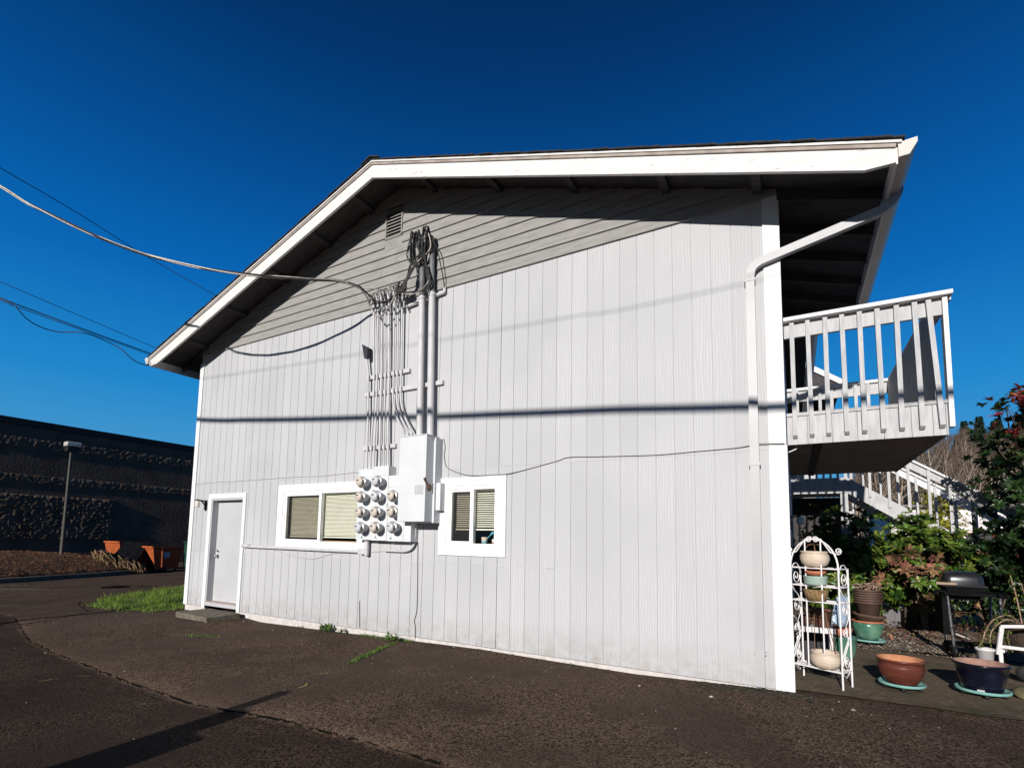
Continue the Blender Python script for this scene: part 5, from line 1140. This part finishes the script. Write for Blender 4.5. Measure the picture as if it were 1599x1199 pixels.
# ------------------------------------------------------------------ buildings behind
nb_ = thing('rear_house', 'grey house behind with a steep white rake board seen through the balcony rails', 'building', (7.5, 14, 0))
a = MB(); a.box(3, 10.85, 12.2, 20, -.2, 6.2); a.prism([(3, 6.2), (10.85, 6.2), (7.0, 9.0)], 12.2, 20); a.build('wall', 'siding', nb_)
a = MB(); a.prism([(11.55, 6.02), (7.0, 9.34), (2.4, 6.0), (2.4, 6.1), (7.0, 9.44), (11.55, 6.12)], 11.44, 20.4); a.build('roof', 'shingle', nb_)
a = MB(); a.prism([(11.56, 5.93), (11.56, 6.10), (7.0, 9.44), (7.0, 9.25)], 11.39, 11.43); a.build('rake_board', 'trim', nb_)
a = MB(); a.prism([(11.5, 5.96), (10.86, 5.96), (7.0, 8.9), (7.0, 9.2)], 11.45, 12.19); a.build('soffit', 'soffit', nb_)
a = MB()
for k in range(8): a.box(10.86+k*.1, 10.955+k*.1, 10.98, 11.0, 2.05, 2.33)
a.box(10.86, 11.66, 11.0, 12.2, 2.05, 2.3); a.build('balcony', 'deckpaint', nb_)
a = MB(); a.box(10.86, 11.66, 10.97, 11.02, 2.95, 3.1); a.build('rail', 'deckpaint', nb_)
for k in range(7): a = MB(); a.box(10.9+k*.12, 10.94+k*.12, 10.96, 10.985, 2.1, 3.1); a.build('baluster', 'deckpaint', nb_)
wh = thing('garage', 'white low building beyond the stair at the right', 'building', (18, 21, 0))
a = MB(); a.box(13.6, 24, 20, 27, .2, 2.95); a.build('wall', mat('white_stucco', (.70, .66, .64), (.76, .72, .70), scale=4, rough=.9), wh)
a = MB(); a.prism([(13.3, 2.95), (24.3, 2.95), (24.3, 3.05), (13.3, 3.05)], 19.7, 27.3); a.build('roof', mat('grey_roof', (.16, .15, .15), rough=.9), wh)
# parked cars
def car(loc, body, label, rot=0):
    t = thing('parked_car', label, 'car', (0, 0, 0)); L2 = 2.15
    prof = [(-L2, .35), (-L2, .75), (-1.95, .85), (-1.1, .95), (-.55, 1.42), (.85, 1.45), (1.55, 1.0), (2.1, .92), (L2, .7), (L2, .35)]
    a = MB(); a.prism(prof, -.86, .86); a.build('body', body, t, bevel=.06)
    a = MB(); a.prism([(-1.0, .98), (-.52, 1.38), (.80, 1.40), (1.40, 1.02)], -.868, .868); a.build('side_window', 'dial', t)
    a = MB(); a.add([(-1.12, -.72, .98), (-1.12, .72, .98), (-.60, .66, 1.39), (-.60, -.66, 1.39)], [(0, 1, 2, 3)]); a.build('windscreen', 'dial', t)
    for x in (-1.35, 1.35):
        for y in (-.8, .8): a = MB(); a.lathe([(0, -.1), (.26, -.1), (.32, -.06), (.32, .06), (.26, .1), (0, .1)], (x, y, .32), 20, (0, 1, 0)); a.build('wheel', 'black', t)
    t.location = loc; t.rotation_euler = (0, 0, rot); return t
car((16.6, 17.8, .53), mat('red_car_paint', (.40, .015, .015), rough=.25, coat=1), 'red parked car seen between the stair balusters', R(100))
car((18.4, 15.6, .45), mat('silver_car_paint', (.50, .56, .60), rough=.3, metal=.4, coat=.6), 'silver blue parked car behind the lower end of the stair', R(65))

# ------------------------------------------------------------------ foliage
def shrub(name, c, rad, nL, L_, m, label, seed, stems=9, cat='shrub', m2=None, top_f=.0, flat=.0, clump=60, base=None, gapk=1.3):
    rr = random.Random(seed); base = base or (c[0], c[1], .02); t = thing(name, label, cat, base)
    cl = []
    for k in range(clump):
        while True:
            v = Vector((rr.uniform(-1, 1), rr.uniform(-1, 1), rr.uniform(-1, 1)))
            if .45 < v.length < 1: break
        cl.append(Vector((c[0]+v.x*rad[0], c[1]+v.y*rad[1], c[2]+v.z*rad[2])))
    st_ = MB()
    for k in range(stems):
        e = cl[rr.randrange(len(cl))]; b = Vector((base[0]+rr.gauss(0, .08), base[1]+rr.gauss(0, .08), base[2])); mid = b.lerp(e, .5)+Vector((rr.gauss(0, .08), rr.gauss(0, .08), .1))
        P_ = smooth_path([b, mid, e], 5); st_.tube(P_, [.022*(1-i/len(P_))+.005 for i in range(len(P_))], 6)
    for e in cl:
        b = Vector(c).lerp(e, .25)+Vector((0, 0, -.1)); st_.tube([b, b.lerp(e, .5)+Vector((rr.gauss(0, .04), rr.gauss(0, .04), 0)), e], [.009, .006, .003], 5)
    st_.build('branches', 'bark', t)
    A, B2 = MB(), MB(); per = max(1, nL//(clump*6))
    for e in cl:
        per = max(3, int(nL/(clump*6)*rr.uniform(.4, 1.6)))
        red = m2 and ((e.z > c[2]+rad[2]*top_f) if top_f >= 0 else (e.z < c[2]+rad[2]*.15 and e.y < c[1])) and rr.random() < .8
        for q in range(6*1):
            w0 = e+Vector((rr.gauss(0, .11), rr.gauss(0, .11), rr.gauss(0, .10)))*gapk
            ax = (w0-Vector(c)); ax = ax.normalized() if ax.length > 0 else Vector((0, 0, 1)); ax = (ax+Vector((0, 0, .6))+Vector((rr.gauss(0, .3), rr.gauss(0, .3), rr.gauss(0, .3)))).normalized()
            for j in range(per):
                an = j*2.4+rr.random(); o1 = ax.orthogonal().normalized(); o2 = ax.cross(o1); tilt = rr.uniform(.1, .9)
                d = (o1*math.cos(an)+o2*math.sin(an))*math.cos(tilt)+ax*math.sin(tilt)
                tgt = B2 if (red and q < 3) else A
                leaf(tgt, w0-ax*.03*(j/per), d, ax, L_*rr.uniform(.55, 1.2), L_*.19*rr.uniform(.8, 1.2))
    A.build('leaves', m, t)
    if B2.v: B2.build('new_leaves' if top_f >= 0 else 'dry_leaves', m2, t)
    return t
M['litter'] = mat('leaf_litter', (.10, .05, .025), (.24, .13, .07), scale=8, rough=1, island=.6)
M['bark'] = mat('brown_bark', (.07, .05, .035), (.13, .10, .075), scale=20, rough=.95)
M['rhodo'] = mat('rhododendron_leaf', (.030, .075, .010), (.125, .175, .025), scale=4, rough=.38, island=.6, trans=.18, spec=.5)
M['photinia'] = mat('photinia_leaf', (.009, .026, .007), (.026, .055, .013), scale=4, rough=.35, island=.6, trans=.15, spec=.5)
M['photinia_red'] = mat('photinia_new_leaf', (.22, .030, .025), (.36, .07, .045), scale=4, rough=.35, island=.5, trans=.25)
shrub('rhododendron', (11.05, 5.0, 1.20), (.62, .75, .88), 7200, .12, 'rhodo', 'dark rhododendron shaded by the balcony behind the white rack', 1, clump=75)
shrub('rhododendron', (12.0, 5.1, 1.12), (.52, .75, .80), 6500, .13, 'rhodo', 'sunlit rhododendron with bright green whorls between stair and grey bin', 2, clump=70, m2='litter', top_f=-1)
shrub('hedge', (13.0, 5.4, 1.0), (.75, .7, .75), 7500, .10, 'photinia', 'dark low shrub behind the grill', 3, clump=80)
shrub('photinia', (13.40, 4.6, 2.32), (.66, .9, 1.62), 19000, .095, 'photinia', 'tall photinia with red new leaves at the right edge', 4, clump=170, m2='photinia_red', top_f=.45, cat='tree', base=(13.4, 4.7, .02), stems=16)
M['yellow_conifer'] = mat('golden_conifer', (.16, .17, .015), (.34, .32, .04), scale=5, rough=.7, island=.4, trans=.2)
shrub('golden_conifer', (13.95, 14, 1.9), (.55, .5, 1.1), 4000, .12, 'yellow_conifer', 'golden yellow conifer behind the stair balusters', 5, clump=110, base=(13.95, 14, .3))
a = MB(); rr = random.Random(66)
for k in range(2200):
    x, y = rr.uniform(10.4, 13.2), rr.uniform(4.3, 7) if rr.random() < .9 else rr.uniform(3.6, 4.4); z = .05+.1*rr.random()*(y > 5.2)
    leaf(a, Vector((x, y, z)), Vector((rr.gauss(0, 1), rr.gauss(0, 1), rr.gauss(0, .35))), Vector((0, 0, 1)), rr.uniform(.04, .09), .015)
tag(a.build('leaf_litter', 'litter'), kind='stuff')

# ------------------------------------------------------------------ hillside
M['hill'] = mat('winter_hillside', (.075, .052, .036), (.13, .095, .065), scale=.25, rough=1, bump=1, bscale=1.5, c3=(.045, .055, .025), s3=.08)
def hz(x, y):
    f = max(0, min(1, (x-12)/14)); return f*max(0, (y-48))*.125+1.2*noise.noise(Vector((x*.05, y*.05, 3)))*f+.2
yy_ = [44+4*i for i in range(40)]
mb = MB(); nxx = 60; v = [(8+2.6*i, y, min(hz(8+2.6*i, y), 40) if y > 44 else -.2) for y in yy_ for i in range(nxx)]
mb.add(v, [(j*nxx+i, j*nxx+i+1, (j+1)*nxx+i+1, (j+1)*nxx+i) for j in range(len(yy_)-1) for i in range(nxx-1)], True)
tag(mb.build('hill', 'hill'), kind='structure')
M['pale_bark'] = mat('pale_winter_bark', (.26, .21, .165), (.40, .34, .28), scale=2, rough=.9); M['twigs'] = mat('brown_winter_twigs', (.11, .075, .055), (.17, .12, .09), scale=2, rough=1)
def bare_proto(seed):
    rr = random.Random(seed); t = thing('bare_tree', 'leafless pale-barked tree, one of many on the winter hillside', 'tree', (0, 0, 0), 'bare trees on the hillside')
    T, W2 = MB(), MB(); H = rr.uniform(9, 12.5)
    P_ = [Vector((0, 0, -.5))]
    for i in range(6): P_.append(P_[-1]+Vector((rr.gauss(0, .22), rr.gauss(0, .22), H/6)))
    T.tube(P_, [.17*(1-i/7.5) for i in range(7)], 6)
    for k in range(26):
        f = rr.uniform(.28, 1); i = min(5, int(f*6)); p = P_[i].lerp(P_[i+1], f*6-i if f < 1 else 1); an = rr.random()*6.28; l = (1.25-f)*rr.uniform(1.5, 3.6); up = rr.uniform(.7, 1.6)
        q = p+Vector((math.cos(an)*l*.5, math.sin(an)*l*.5, l*up*.5)); e = q+Vector((math.cos(an+.3)*l*.3, math.sin(an+.3)*l*.3, l*up*.6))
        T.tube([p, q, e], [.06*(1.2-f), .04*(1.2-f)+.008, .012], 4, cap=False)
        for s_ in range(9):
            g = rr.random(); b = q.lerp(e, g) if rr.random() < .7 else p.lerp(q, g); d = Vector((rr.gauss(0, .55), rr.gauss(0, .55), rr.uniform(.3, 1.3)))
            W2.tube([b, b+d*.6, b+d*1.1+Vector((rr.gauss(0, .1), rr.gauss(0, .1), .1))], [.018, .014, .008], 3, cap=False)
    T.build('trunk', 'pale_bark', t); W2.build('twigs', 'twigs', t); return t
protos = [bare_proto(100+i) for i in range(5)]
rr = random.Random(9)
for i in range(230):
    y = 90+52*(i/230)+rr.uniform(-3, 3); x = 10.3+(y+5.85)*rr.uniform(.085, .40)
    t = protos[i] if i < 5 else copy_tree(protos[i % 5])
    t.location = (x, y, hz(x, y)); t.rotation_euler = (0, 0, rr.random()*6.28); s_ = rr.uniform(.75, 1.15); t.scale = (s_, s_, s_)
M['fir'] = mat('dark_fir_needles', (.010, .030, .014), (.025, .060, .025), scale=2, rough=.9, island=.5)
def fir_proto():
    rr = random.Random(77); t = thing('fir_tree', 'dark green fir standing above the bare trees on the hill crest', 'tree', (0, 0, 0), 'firs on the hill crest')
    a = MB(); a.tube([(0, 0, -1), (0, 0, 12)], [.25, .04], 6); a.build('trunk', 'bark', t); a = MB()
    for k in range(1500):
        f = rr.random()**.8; z = 1.5+f*11; r = (1-f)*2.6*(.55+.45*math.sin(z*4)**2)*rr.uniform(.5, 1.05)+.15; an = rr.random()*6.28
        leaf(a, Vector((r*.55*math.cos(an), r*.55*math.sin(an), z)), Vector((math.cos(an), math.sin(an), -.25+rr.gauss(0, .2))), Vector((0, 0, 1)), .3+r*.5, .16)
    a.build('needles', 'fir', t); return t
fp = fir_proto()
for i, (x, y, s_) in enumerate([(38.4, 126, 1.05), (40, 128, 1.28), (41.3, 125, 1.2), (42.5, 129, 1.35), (43.9, 126, 1.25), (45.5, 130, 1.3), (47.2, 127, 1.2), (37.2, 130, .95), (49, 131, 1.25), (34.5, 133, .7), (41.9, 122, 1.05), (44.5, 121, 1.05)]):
    t = fp if i == 0 else copy_tree(fp); t.location = (x, y, hz(x, y)+.3); t.scale = (s_, s_, s_); t.rotation_euler = (0, 0, i*1.3)
